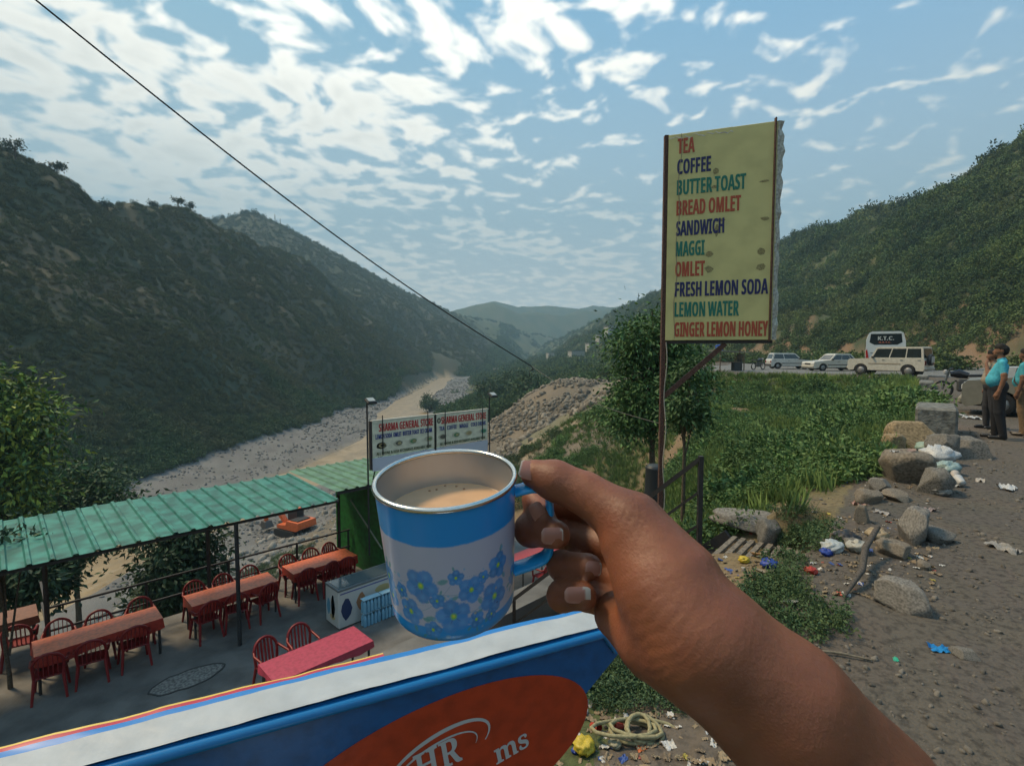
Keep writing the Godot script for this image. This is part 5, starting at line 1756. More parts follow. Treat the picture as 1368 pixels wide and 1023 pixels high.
# ---------------------------------------------------------------- people by the road
func person(label: String, at: Vector3, turn: float, tones: Array, tall: float, belly: float, raised: bool, cell := 0.013, bag := false):
	# faces -x; labels: 0 skin, 1 shirt, 2 trousers, 3 shoes, 4 hair
	var b := []
	for s in [-1.0, 1.0]:
		var st: float = 0.05 * s
		b.append_array([
			[Vector3(0, 0.93, s * 0.085), Vector3(-0.01 + st * 0.5, 0.5, s * 0.1), 0.105, 0.078, 2], [Vector3(-0.01 + st * 0.5, 0.5, s * 0.1), Vector3(0.03 + st, 0.09, s * 0.1), 0.078, 0.058, 2],
			[Vector3(0.05 + st, 0.045, s * 0.1), Vector3(-0.15 + st, 0.035, s * 0.11), 0.045, 0.036, 3],
			[Vector3(0.01, 1.36, s * 0.1), Vector3(0.02, 1.42, s * 0.165), 0.08, 0.058, 1]])
		if raised and s > 0:
			b.append_array([[Vector3(0.02, 1.42, s * 0.19), Vector3(-0.1, 1.25, s * 0.26), 0.06, 0.052, 1], [Vector3(-0.1, 1.25, s * 0.26), Vector3(-0.16, 1.2, s * 0.26), 0.044, 0.04, 0], [Vector3(-0.16, 1.2, s * 0.26), Vector3(-0.15, 1.46, s * 0.12), 0.042, 0.03, 0]])
			for f in 4: b.append([Vector3(-0.15, 1.46, s * (0.12 - f * 0.018)), Vector3(-0.12, 1.55, s * (0.1 - f * 0.02)), 0.014, 0.01, 0])
			b.append([Vector3(-0.15, 1.47, s * 0.1), Vector3(-0.1, 1.52, s * 0.12), 0.013, 0.01, 0])
		else:
			b.append_array([[Vector3(0.02, 1.41, s * 0.18), Vector3(0.045, 1.2, s * 0.225), 0.056, 0.052, 1], [Vector3(0.045, 1.2, s * 0.245), Vector3(0.05, 1.13, s * 0.25), 0.046, 0.043, 0], [Vector3(0.05, 1.13, s * 0.25), Vector3(-0.01, 0.9, s * 0.25), 0.043, 0.03, 0], [Vector3(-0.01, 0.9, s * 0.25), Vector3(-0.03, 0.82, s * 0.245), 0.033, 0.03, 0]])
			for f in 4: b.append([Vector3(-0.005 - f * 0.02, 0.83, s * 0.245), Vector3(-0.02 - f * 0.014, 0.745 + absf(f - 1.4) * 0.008, s * 0.23), 0.0115, 0.0085, 0])
			b.append([Vector3(-0.05, 0.87, s * 0.24), Vector3(-0.085, 0.8, s * 0.22), 0.014, 0.01, 0])
	b.append_array([[Vector3(0.0, 0.97, -0.06), Vector3(0, 0.97, 0.06), 0.13, 0.13, 2], [Vector3(-0.05 * belly, 1.09, -0.06), Vector3(-0.05 * belly, 1.09, 0.06), 0.115 + 0.025 * belly, 0.115 + 0.025 * belly, 1], [Vector3(-0.03 * belly, 1.16, -0.05), Vector3(0.01, 1.33, -0.08), 0.115 + 0.02 * belly, 0.105, 1], [Vector3(-0.03 * belly, 1.16, 0.05), Vector3(0.01, 1.33, 0.08), 0.115 + 0.02 * belly, 0.105, 1], [Vector3(0.02, 1.44, 0), Vector3(0.01, 1.475, 0), 0.075, 0.06, 1],
		[Vector3(0.01, 1.47, 0), Vector3(-0.01, 1.56, 0), 0.055, 0.053, 0], [Vector3(-0.015, 1.635, 0), Vector3(-0.01, 1.67, 0), 0.079, 0.076, 0], [Vector3(-0.05, 1.575, 0), Vector3(-0.045, 1.61, 0), 0.046, 0.058, 0], [Vector3(-0.095, 1.635, 0), Vector3(-0.112, 1.607, 0), 0.011, 0.014, 0], [Vector3(-0.088, 1.578, -0.02), Vector3(-0.088, 1.578, 0.02), 0.014, 0.014, 0], [Vector3(-0.082, 1.55, 0), Vector3(-0.075, 1.545, 0), 0.022, 0.02, 0],
		[Vector3(0.01, 1.635, 0.078), Vector3(0.015, 1.605, 0.076), 0.018, 0.013, 0], [Vector3(0.01, 1.635, -0.078), Vector3(0.015, 1.605, -0.076), 0.018, 0.013, 0], [Vector3(0.025, 1.66, 0), Vector3(-0.01, 1.695, 0), 0.084, 0.079, 4], [Vector3(-0.045, 1.715, 0), Vector3(0.0, 1.71, 0), 0.05, 0.06, 4], [Vector3(0.045, 1.61, 0), Vector3(0.04, 1.65, 0), 0.06, 0.07, 4]])
	var gs := skin_mesh(b, cell, 150.0, 5)
	var t := thing("person", label, "person", at, turn)
	t.scale = Vector3.ONE * tall / 1.775
	var names := ["body", "shirt", "trousers", "shoes", "hair"]
	for l in 5:
		var m := worn(tones[l], 0.8 if l != 3 else 0.4, 3.0, 0.78, 1.1, 0.0, 0.5)
		part(names[l], gs[l], m, t)
	if bag:
		var g := Geo.new()
		g.tube([Vector3(0.0, 1.5, -0.1), Vector3(-0.13, 1.35, 0.0), Vector3(-0.1, 1.1, 0.2), Vector3(0.05, 0.95, 0.24)], [0.014], 6)
		part("bag_strap", g, mat(lin(0.02, 0.02, 0.025), 0.7), t)
	return t

func build_people():
	var black := lin(0.012, 0.012, 0.016)
	var hair := lin(0.008, 0.007, 0.006)
	var feet := func(px: float, py: float) -> Vector3: return on_level(px, py, 0.03)
	var p: Vector3 = feet.call(1332, 584)
	person("man in turquoise polo shirt and black trousers standing on the dirt verge", Vector3(p.x, ground_at(p.x, p.z) - 0.005, p.z), -0.72, [lin(0.24, 0.115, 0.065), lin(0.06, 0.42, 0.55), black, lin(0.012, 0.011, 0.011), hair], 1.74, 1.15, false, 0.0095)
	p = feet.call(1366, 580)
	person("person in teal shirt and khaki trousers with a strap, partly behind the man in turquoise", Vector3(p.x, ground_at(p.x, p.z) - 0.005, p.z), -1.1, [lin(0.2, 0.1, 0.06), lin(0.05, 0.34, 0.42), lin(0.2, 0.13, 0.07), lin(0.03, 0.022, 0.018), hair], 1.66, 0.8, false, 0.013, true)
	p = feet.call(1322, 572)
	person("person in pale shirt raising a hand to the face behind the turquoise polo man", Vector3(p.x, ground_at(p.x, p.z) - 0.005, p.z), -0.4, [lin(0.24, 0.12, 0.075), lin(0.3, 0.26, 0.2), lin(0.03, 0.03, 0.035), black, hair], 1.62, 0.7, true, 0.014)
	p = at_depth(988, 497, 42.0)
	person("distant person in brown clothes standing at the roadside stall", Vector3(p.x, ground_at(p.x, p.z) - 0.005, p.z), 1.2, [lin(0.2, 0.1, 0.06), lin(0.09, 0.065, 0.04), lin(0.05, 0.045, 0.04), black, hair], 1.68, 0.6, false, 0.026)

# ---------------------------------------------------------------- vehicles
func wheel(parent: Node, at: Vector3, r: float, w: float):
	var g := Geo.new()
	var b := Basis(Vector3.RIGHT, PI / 2)
	g.lathe([Vector2(r * 0.6, -w / 2), Vector2(r * 0.92, -w / 2), Vector2(r, -w / 2 + 0.03), Vector2(r, w / 2 - 0.03), Vector2(r * 0.92, w / 2), Vector2(r * 0.6, w / 2)], 24, Vector3.ZERO, b)
	var o := part("wheel", g, mat(lin(0.015, 0.015, 0.016), 0.85), parent, Transform3D(Basis.IDENTITY, at))
	g = Geo.new()
	g.lathe([Vector2(0.0, -w / 2 + 0.02), Vector2(r * 0.62, -w / 2 + 0.01), Vector2(r * 0.62, w / 2 - 0.01), Vector2(r * 0.15, w / 2 - 0.03), Vector2(0, w / 2 - 0.01)], 16, Vector3.ZERO, b)
	part("rim", g, mat(lin(0.3, 0.3, 0.3), 0.4, 0.5), o)

func car(called: String, label: String, category: String, at: Vector3, turn: float, s: Dictionary) -> Node3D:
	# s: long, wide, high, clear (ground clearance), belt, nose, cowl x, roof front x, roof rear x, rear x, tail height, wheel r, axles
	var t := thing(called, label, category, at, turn)
	var L: float = s.long; var W: float = s.wide; var c: float = s.clear; var r: float = s.wheel
	var paint := mat(s.paint, 0.3)
	paint.clearcoat_enabled = true
	paint.albedo_texture = noise_image("carpaint", 256, 0.02, 4, 0.88, 1.0, 61)
	paint.uv1_triplanar = true
	var poly := [Vector2(-L / 2 + 0.06, c)]
	for ax in [s.axle_rear, s.axle_front]:
		for k in 9:
			var a := PI - PI * k / 8.0
			poly.append(Vector2(ax + cos(a) * (r + 0.06), maxf(c, r * 0.98 + sin(a) * (r + 0.06))))
	poly.append_array([Vector2(L / 2 - 0.08, c), Vector2(L / 2, c + 0.12), Vector2(L / 2 - 0.01, s.nose - 0.1), Vector2(L / 2 - 0.1, s.nose), Vector2(s.cowl, s.belt + 0.02), Vector2(s.rear, s.belt + 0.02), Vector2(-L / 2 + 0.05, s.tail), Vector2(-L / 2, s.tail - 0.12), Vector2(-L / 2, c + 0.14)])
	var clean := []
	for p in poly:
		if clean.is_empty() or (clean[-1] as Vector2).distance_to(p) > 0.004: clean.append(p)
	var g := Geo.new()
	g.prism(clean, W / 2)
	part("body", g, paint, t)
	# dark floor and arches
	g = Geo.new()
	g.box(Vector3(0, c + 0.12, 0), Vector3(L - 0.3, 0.2, W - 0.5))
	for ax in [s.axle_rear, s.axle_front]: g.box(Vector3(ax, r + 0.05, 0), Vector3(r * 2, r * 1.6, W - 0.42))
	part("underbody", g, mat(lin(0.012, 0.012, 0.012), 0.9), t)
	var hb := W / 2 - 0.03; var ht: float = W / 2 - s.get("tumble", 0.16)
	var y0: float = s.belt; var y1: float = s.high
	g = Geo.new()
	g.prism([Vector2(s.cowl - 0.02, y0), Vector2(s.roof_front, y1 - 0.04), Vector2(s.roof_front - 0.2, y1), Vector2(s.roof_rear + 0.15, y1), Vector2(s.roof_rear, y1 - 0.04), Vector2(s.rear + 0.01, y0)], hb, Basis.IDENTITY, Vector3.ZERO, ht, y0, y1)
	part("cabin", g, paint, t)
	var glass := mat(lin(0.018, 0.024, 0.026), 0.06)
	glass.metallic_specular = 0.8
	var ya := y0 + 0.06; var yb := y1 - 0.11
	var zz := func(y: float) -> float: return lerpf(hb, ht, (y - y0) / (y1 - y0)) + 0.005
	var xf := func(y: float) -> float: return lerpf(s.cowl - 0.02, s.roof_front, (y - y0) / (y1 - 0.04 - y0))
	var xr := func(y: float) -> float: return lerpf(s.rear + 0.01, s.roof_rear, (y - y0) / (y1 - 0.04 - y0))
	var splits: Array = s.pillars     # fractions from rear to front
	for sd in [-1.0, 1.0]:
		for k in splits.size() - 1:
			g = Geo.new()
			var q := []
			for e in [[splits[k] + 0.012, ya], [splits[k + 1] - 0.012, ya], [splits[k + 1] - 0.012, yb], [splits[k] + 0.012, yb]]:
				q.append(Vector3(lerpf(xr.call(e[1]) + 0.08, xf.call(e[1]) - 0.08, e[0]), e[1], sd * zz.call(e[1])))
			g.face(q, Vector3(0, 0, sd))
			part("side_window", g, glass, t)
			if k < splits.size() - 1:
				g = Geo.new()
				var hx: float = lerpf(s.rear, s.cowl, (splits[k] * 0.75 + splits[k + 1] * 0.25))
				g.box(Vector3(hx, y0 - 0.1, sd * (W / 2 + 0.012)), Vector3(0.16, 0.03, 0.02), Basis.IDENTITY, 0.006)
				part("door_handle", g, mat(lin(0.03, 0.03, 0.03), 0.4), t)
		g = Geo.new()
		g.box(Vector3(0.0, s.get("strip", c + 0.3), sd * (W / 2 + 0.006)), Vector3(s.axle_front - s.axle_rear - r * 2.4, 0.06, 0.014))
		part("side_strip", g, mat(s.get("strip_colour", lin(0.05, 0.05, 0.05)), 0.5), t)
		g = Geo.new()
		g.box(Vector3(s.cowl - 0.2, y0 + 0.08, sd * (W / 2 + 0.07)), Vector3(0.1, 0.12, 0.16), Basis.IDENTITY, 0.02)
		part("mirror", g, mat(lin(0.02, 0.02, 0.02), 0.4), t)
		g = Geo.new()
		g.box(Vector3(-L / 2 + 0.02, s.get("lamp", s.tail - 0.18), sd * (W / 2 - 0.12)), Vector3(0.07, s.get("lamp_tall", 0.2), 0.2), Basis.IDENTITY, 0.01)
		part("tail_light", g, mat(lin(0.22, 0.012, 0.01), 0.2), t)
		g = Geo.new()
		g.box(Vector3(L / 2 - 0.03, s.nose - 0.16, sd * (W / 2 - 0.22)), Vector3(0.08, 0.14, 0.32), Basis.IDENTITY, 0.02)
		part("headlight", g, mat(lin(0.5, 0.52, 0.52), 0.1), t)
	for e in [[xf, 1.0, "windscreen"], [xr, -1.0, "rear_window"]]:
		g = Geo.new()
		var q := []
		for p in [[-1.0, ya], [1.0, ya], [1.0, yb], [-1.0, yb]]:
			q.append(Vector3(e[0].call(p[1]) + e[1] * 0.012, p[1], p[0] * (zz.call(p[1]) - 0.1)))
		g.face(q, Vector3(e[1], 0.3, 0))
		part(e[2], g, glass, t)
	for e in [[1.0, L / 2 - 0.01], [-1.0, -L / 2 + 0.01]]:
		g = Geo.new()
		g.box(Vector3(e[1], c + 0.16, 0), Vector3(0.16, 0.18, W - 0.04), Basis.IDENTITY, 0.04)
		part("bumper", g, mat(s.get("bumper", lin(0.05, 0.05, 0.05)), 0.5), t)
	g = Geo.new(); g.box(Vector3(L / 2 - 0.02, s.nose - 0.17, 0), Vector3(0.06, 0.12, W - 0.9)); part("grille", g, mat(lin(0.02, 0.02, 0.02), 0.5), t)
	g = Geo.new(); g.box(Vector3(-L / 2 - 0.005, c + 0.42, 0), Vector3(0.015, 0.12, 0.46)); part("number_plate", g, mat(lin(0.5, 0.5, 0.45), 0.5), t)
	for ax in [s.axle_rear, s.axle_front]:
		for sd in [-1.0, 1.0]: wheel(t, Vector3(ax, r, sd * (W / 2 - 0.1)), r, 0.18)
	return t

func ground_turn(px: float, d: float) -> Vector3:
	var p := at_depth(px, 500, d)
	return Vector3(p.x, ground_at(p.x, p.z), p.z)

func build_vehicles():
	var hatch := {long = 3.4, wide = 1.45, high = 1.4, clear = 0.2, belt = 0.84, nose = 0.74, cowl = 0.85, roof_front = 0.35, roof_rear = -1.45, rear = -1.62, tail = 0.82, wheel = 0.27, axle_rear = -1.12, axle_front = 1.12, pillars = [0.0, 0.42, 1.0], paint = lin(0.6, 0.6, 0.56)}
	car("hatchback_car", "small white hatchback parked by the distant stall", "car", ground_turn(1053, 46.5), -0.12, hatch)
	var sedan := {long = 4.2, wide = 1.62, high = 1.4, clear = 0.2, belt = 0.86, nose = 0.74, cowl = 0.75, roof_front = 0.2, roof_rear = -1.05, rear = -1.5, tail = 0.9, wheel = 0.29, axle_rear = -1.25, axle_front = 1.3, pillars = [0.0, 0.16, 0.58, 1.0], paint = lin(0.58, 0.56, 0.48), bumper = lin(0.4, 0.39, 0.34)}
	car("saloon_car", "cream saloon parked between the small hatchback and the jeep", "car", ground_turn(1112, 43.0), PI + 0.05, sedan)
	var jeep := {long = 4.3, wide = 1.75, high = 1.86, clear = 0.34, belt = 1.12, nose = 1.08, cowl = 0.85, roof_front = 0.5, roof_rear = -2.02, rear = -2.1, tail = 1.12, wheel = 0.36, axle_rear = -1.3, axle_front = 1.35, pillars = [0.0, 0.31, 0.64, 1.0], paint = lin(0.62, 0.6, 0.52), tumble = 0.09, strip = 0.78, strip_colour = lin(0.3, 0.25, 0.18), bumper = lin(0.45, 0.43, 0.37), lamp = 0.86, lamp_tall = 0.28}
	var j := car("jeep", "cream boxy jeep with a spare wheel on its tailgate, before the bus", "jeep", ground_turn(1188, 34.5), PI - 0.95, jeep)
	var g := Geo.new()
	g.lathe([Vector2(0, -0.1), Vector2(0.33, -0.1), Vector2(0.36, -0.06), Vector2(0.36, 0.06), Vector2(0.33, 0.1), Vector2(0, 0.1)], 22, Vector3(-2.28, 1.05, -0.25), Basis(Vector3.BACK, PI / 2))
	part("spare_wheel", g, mat(lin(0.03, 0.03, 0.03), 0.6), j)
	g = Geo.new(); g.box(Vector3(-2.395, 1.06, -0.25), Vector3(0.03, 0.4, 0.5), Basis.IDENTITY, 0.05); part("wheel_cover", g, mat(lin(0.4, 0.4, 0.38), 0.4), j)
	# the coach
	var bus := thing("bus", "white coach seen from behind with a dark rear window, beyond the jeep", "bus", ground_turn(1182, 42.0), 0.985)
	var white := mat(lin(0.6, 0.64, 0.64), 0.35)
	g = Geo.new()
	var sec := [Vector2(-1.3, 0.35), Vector2(1.3, 0.35), Vector2(1.33, 1.2), Vector2(1.29, 2.4), Vector2(1.12, 3.05), Vector2(0.9, 3.17), Vector2(-0.9, 3.17), Vector2(-1.12, 3.05), Vector2(-1.29, 2.4), Vector2(-1.33, 1.2)]
	g.prism(sec, 4.6, Basis(Vector3(0, 0, 1), Vector3.UP, Vector3(-1, 0, 0)), Vector3(4.6, 0, 0))
	part("body", g, white, bus)
	var z := -0.006
	g = Geo.new(); g.face([Vector3(z, 2.1, -0.75), Vector3(z, 2.1, 0.75), Vector3(z, 2.3, 1.08), Vector3(z, 2.98, 1.0), Vector3(z, 2.98, -1.0), Vector3(z, 2.3, -1.08)], Vector3(-1, 0, 0))
	part("rear_window", g, mat(lin(0.015, 0.02, 0.022), 0.08), bus)
	var rb := Basis(Vector3(0, 0, 1), Vector3.UP, Vector3(-1, 0, 0))
	lettering(bus, "lettering", "K.T.C.", mat(lin(0.5, 0.52, 0.5), 0.5), Vector3(z - 0.006, 2.62, 0.0), rb, 1.05, 0.3, false)
	lettering(bus, "lettering", "H.R.T.C.", mat(lin(0.45, 0.12, 0.06), 0.5), Vector3(z - 0.006, 2.3, -0.05), rb, 0.8, 0.14, false)
	for sd in [-1.0, 1.0]:
		g = Geo.new(); g.prism([Vector2(-0.12, 1.0), Vector2(0.1, 1.0), Vector2(0.12, 1.6), Vector2(0.02, 1.75)], 0.03, rb * Basis.from_scale(Vector3(sd, 1, 1)), Vector3(-0.01, 0, sd * 1.2))
		part("tail_light", g, mat(lin(0.4, 0.02, 0.015), 0.2), bus)
		for k in 6:
			g = Geo.new(); g.face([Vector3(0.5 + k * 1.4, 1.65, sd * 1.325), Vector3(1.75 + k * 1.4, 1.65, sd * 1.325), Vector3(1.75 + k * 1.4, 2.45, sd * 1.3), Vector3(0.5 + k * 1.4, 2.45, sd * 1.3)], Vector3(0, 0, sd)); part("side_window", g, mat(lin(0.015, 0.02, 0.022), 0.08), bus)
		for x in [2.2, 7.3]: wheel(bus, Vector3(x, 0.5, sd * 1.2), 0.5, 0.25)
	g = Geo.new(); g.box(Vector3(-0.02, 0.55, 0), Vector3(0.1, 0.3, 2.5), Basis.IDENTITY, 0.03); part("bumper", g, mat(lin(0.3, 0.31, 0.31), 0.4), bus)
	g = Geo.new(); g.box(Vector3(-0.012, 1.45, 0), Vector3(0.02, 0.05, 2.0)); part("panel_seam", g, mat(lin(0.1, 0.11, 0.11), 0.5), bus)
	g = Geo.new(); g.box(Vector3(-0.012, 1.85, 0.0), Vector3(0.02, 0.07, 0.12)); part("handle", g, mat(lin(0.02, 0.02, 0.02), 0.5), bus)
	# the car beside the men, seen from its front quarter
	var near := hatch.duplicate()
	near.paint = lin(0.24, 0.22, 0.17)
	near.long = 3.7; near.wide = 1.65; near.high = 1.5; near.bumper = lin(0.24, 0.22, 0.17)
	near.belt = 0.95; near.nose = 0.86; near.wheel = 0.29
	var pc := ground_turn(1424, 12.6)
	car("parked_car", "dusty beige car parked beside the standing men", "car", pc, PI - 0.75, near)
	var wv := jeep.duplicate()
	wv.paint = lin(0.6, 0.62, 0.62)
	car("white_van", "white van with blue windows behind the standing men", "van", ground_turn(1470, 16.0), PI - 0.75, wv)
	for q in [[1013, 45.0, 0.5, "black motorcycle beside the small white hatchback"], [1292, 17.5, 2.5, "dark motorcycle standing beyond the beige car"]]:
		bike(q[3], ground_turn(q[0], q[1]), q[2])
	# excavator on the river bank
	var ep := at_depth(392, 712, 60.0)
	var ex := thing("excavator", "orange tracked excavator working on the rubble by the river", "excavator", Vector3(ep.x, ground_at(ep.x, ep.z), ep.z), PI - 0.5)
	var orange := worn(lin(0.65, 0.13, 0.03), 0.45, 0.8, 0.8, 1.1)
	var black := mat(lin(0.02, 0.02, 0.022), 0.7)
	for sd in [-1.0, 1.0]:
		g = Geo.new()
		var tr := []
		for k in 20:
			var a := TAU * k / 20.0
			tr.append(Vector2(cos(a) * 0.42 + signf(cos(a)) * 1.35, 0.45 + sin(a) * 0.44))
		g.prism(tr, 0.28, Basis.IDENTITY, Vector3(0, 0, sd * 1.05))
		part("track", g, black, ex)
	g = Geo.new(); g.prism([Vector2(-1.9, 1.0), Vector2(1.3, 1.0), Vector2(1.3, 1.35), Vector2(-0.2, 1.5), Vector2(-0.4, 2.0), Vector2(-2.3, 2.0), Vector2(-2.45, 1.3)], 1.25); part("body", g, orange, ex)
	g = Geo.new(); g.box(Vector3(-1.2, 2.06, 0), Vector3(1.3, 0.12, 1.8), Basis.IDENTITY, 0.04); part("engine_cover", g, black, ex)
	g = Geo.new(); g.prism([Vector2(-0.35, 1.3), Vector2(1.2, 1.3), Vector2(1.25, 2.1), Vector2(0.95, 2.9), Vector2(-0.35, 2.9)], 0.48, Basis.IDENTITY, Vector3(0, 0, 0.72)); part("cab", g, black, ex)
	g = Geo.new(); g.box(Vector3(0.3, 2.95, 0.72), Vector3(1.4, 0.1, 1.02), Basis.IDENTITY, 0.03); part("cab_roof", g, orange, ex)
	g = Geo.new(); g.face([Vector3(-0.2, 1.9, 1.206), Vector3(1.1, 1.9, 1.206), Vector3(0.9, 2.75, 1.206), Vector3(-0.2, 2.75, 1.206)], Vector3(0, 0, 1)); part("cab_window", g, mat(lin(0.06, 0.08, 0.08), 0.1), ex)
	g = Geo.new(); g.prism([Vector2(0.9, 1.4), Vector2(1.3, 1.2), Vector2(3.0, 2.75), Vector2(5.0, 2.6), Vector2(5.05, 2.9), Vector2(2.8, 3.25)], 0.25, Basis.IDENTITY, Vector3(0, 0, -0.1)); part("boom", g, orange, ex)
	g = Geo.new(); g.prism([Vector2(4.7, 3.1), Vector2(5.15, 3.05), Vector2(4.85, 0.9), Vector2(4.6, 0.9)], 0.2, Basis.IDENTITY, Vector3(0, 0, -0.1)); part("stick", g, orange, ex)
	g = Geo.new(); g.prism([Vector2(4.95, 1.05), Vector2(5.2, 0.4), Vector2(4.7, -0.05), Vector2(4.0, 0.2), Vector2(4.4, 0.9)], 0.5, Basis.IDENTITY, Vector3(0, 0, -0.1)); part("bucket", g, mat(lin(0.1, 0.09, 0.08), 0.7), ex)

func bike(label: String, at: Vector3, turn: float):
	var t := thing("motorcycle", label, "motorcycle", at, turn)
	var black := mat(lin(0.015, 0.015, 0.017), 0.4)
	for x in [-0.62, 0.62]:
		var g := Geo.new()
		var ring := []
		for k in 25: ring.append(Vector3(x + cos(TAU * k / 24.0) * 0.27, 0.3 + sin(TAU * k / 24.0) * 0.27, 0))
		g.tube(ring, [0.045], 6, false)
		part("tyre", g, black, t)
	var g := Geo.new(); g.tube([Vector3(-0.05, 0.78, 0), Vector3(0.2, 0.85, 0), Vector3(0.42, 0.82, 0)], [0.1, 0.16, 0.08], 10); part("tank", g, mat(lin(0.015, 0.015, 0.02), 0.25), t)
	g = Geo.new(); g.box(Vector3(-0.38, 0.8, 0), Vector3(0.7, 0.09, 0.24), Basis(Vector3.BACK, -0.05), 0.03); part("seat", g, black, t)
	g = Geo.new(); g.box(Vector3(0.02, 0.45, 0), Vector3(0.45, 0.4, 0.24), Basis.IDENTITY, 0.05); part("engine", g, mat(lin(0.1, 0.1, 0.1), 0.5, 0.5), t)
	g = Geo.new(); g.tube([Vector3(0.62, 0.3, 0.0), Vector3(0.45, 0.95, 0)], [0.04], 6); part("fork", g, mat(lin(0.3, 0.3, 0.3), 0.3, 0.8), t)
	g = Geo.new(); g.tube([Vector3(0.35, 1.02, -0.36), Vector3(0.46, 1.0, 0), Vector3(0.35, 1.02, 0.36)], [0.018], 6); part("handlebar", g, black, t)
	g = Geo.new(); g.tube([Vector3(-0.62, 0.3, 0.12), Vector3(-0.2, 0.55, 0.1), Vector3(0.3, 0.6, 0)], [0.03], 6); part("frame", g, black, t)
	g = Geo.new(); g.box(Vector3(0.55, 0.9, 0), Vector3(0.12, 0.16, 0.18), Basis.IDENTITY, 0.04); part("headlight", g, mat(lin(0.4, 0.4, 0.4), 0.15), t)

# ---------------------------------------------------------------- stones, blocks and the roadside stall
func rock_mesh(sd: int, rough := 0.28, sub := 2, flat := 0.0) -> ArrayMesh:
	var s := SphereMesh.new()
	s.radial_segments = 8 * sub; s.rings = 4 * sub; s.radius = 0.5; s.height = 1.0
	var a := s.get_mesh_arrays()
	var v: PackedVector3Array = a[Mesh.ARRAY_VERTEX]
	var n := fbm(sd, 1.3, 3)
	var q := RandomNumberGenerator.new(); q.seed = sd
	var cuts := []
	for k in 9: cuts.append([Vector3(q.randfn(), q.randfn() * 0.7, q.randfn()).normalized(), q.randf_range(0.28, 0.46)])
	for k in v.size():
		var p := v[k]
		# squared off, then broken
		p *= 0.5 / pow(pow(absf(p.x), 4.0) + pow(absf(p.y), 4.0) + pow(absf(p.z), 4.0), 0.25) * 0.92
		p *= 1.0 + n.get_noise_3dv(p * 1.6) * rough
		for c in cuts:
			var o: float = p.dot(c[0]) - c[1]
			if o > 0: p -= c[0] * o * 0.97
		v[k] = p * (1.0 + n.get_noise_3dv(p * 9.0) * 0.05)
	var g := Geo.new()
	g.v = v; g.i = a[Mesh.ARRAY_INDEX]; g.uv = a[Mesh.ARRAY_TEX_UV]
	for k in v.size(): g.c.append(Color.WHITE)
	smooth(g)
	var old: PackedVector3Array = a[Mesh.ARRAY_NORMAL]
	# close the seam of the sphere's texture edge
	var seen := {}
	for k in v.size():
		var key := (v[k] * 4000.0).round()
		seen[key] = seen.get(key, Vector3.ZERO) + g.n[k]
	for k in v.size(): g.n[k] = seen[(v[k] * 4000.0).round()].normalized()
	return g.mesh()

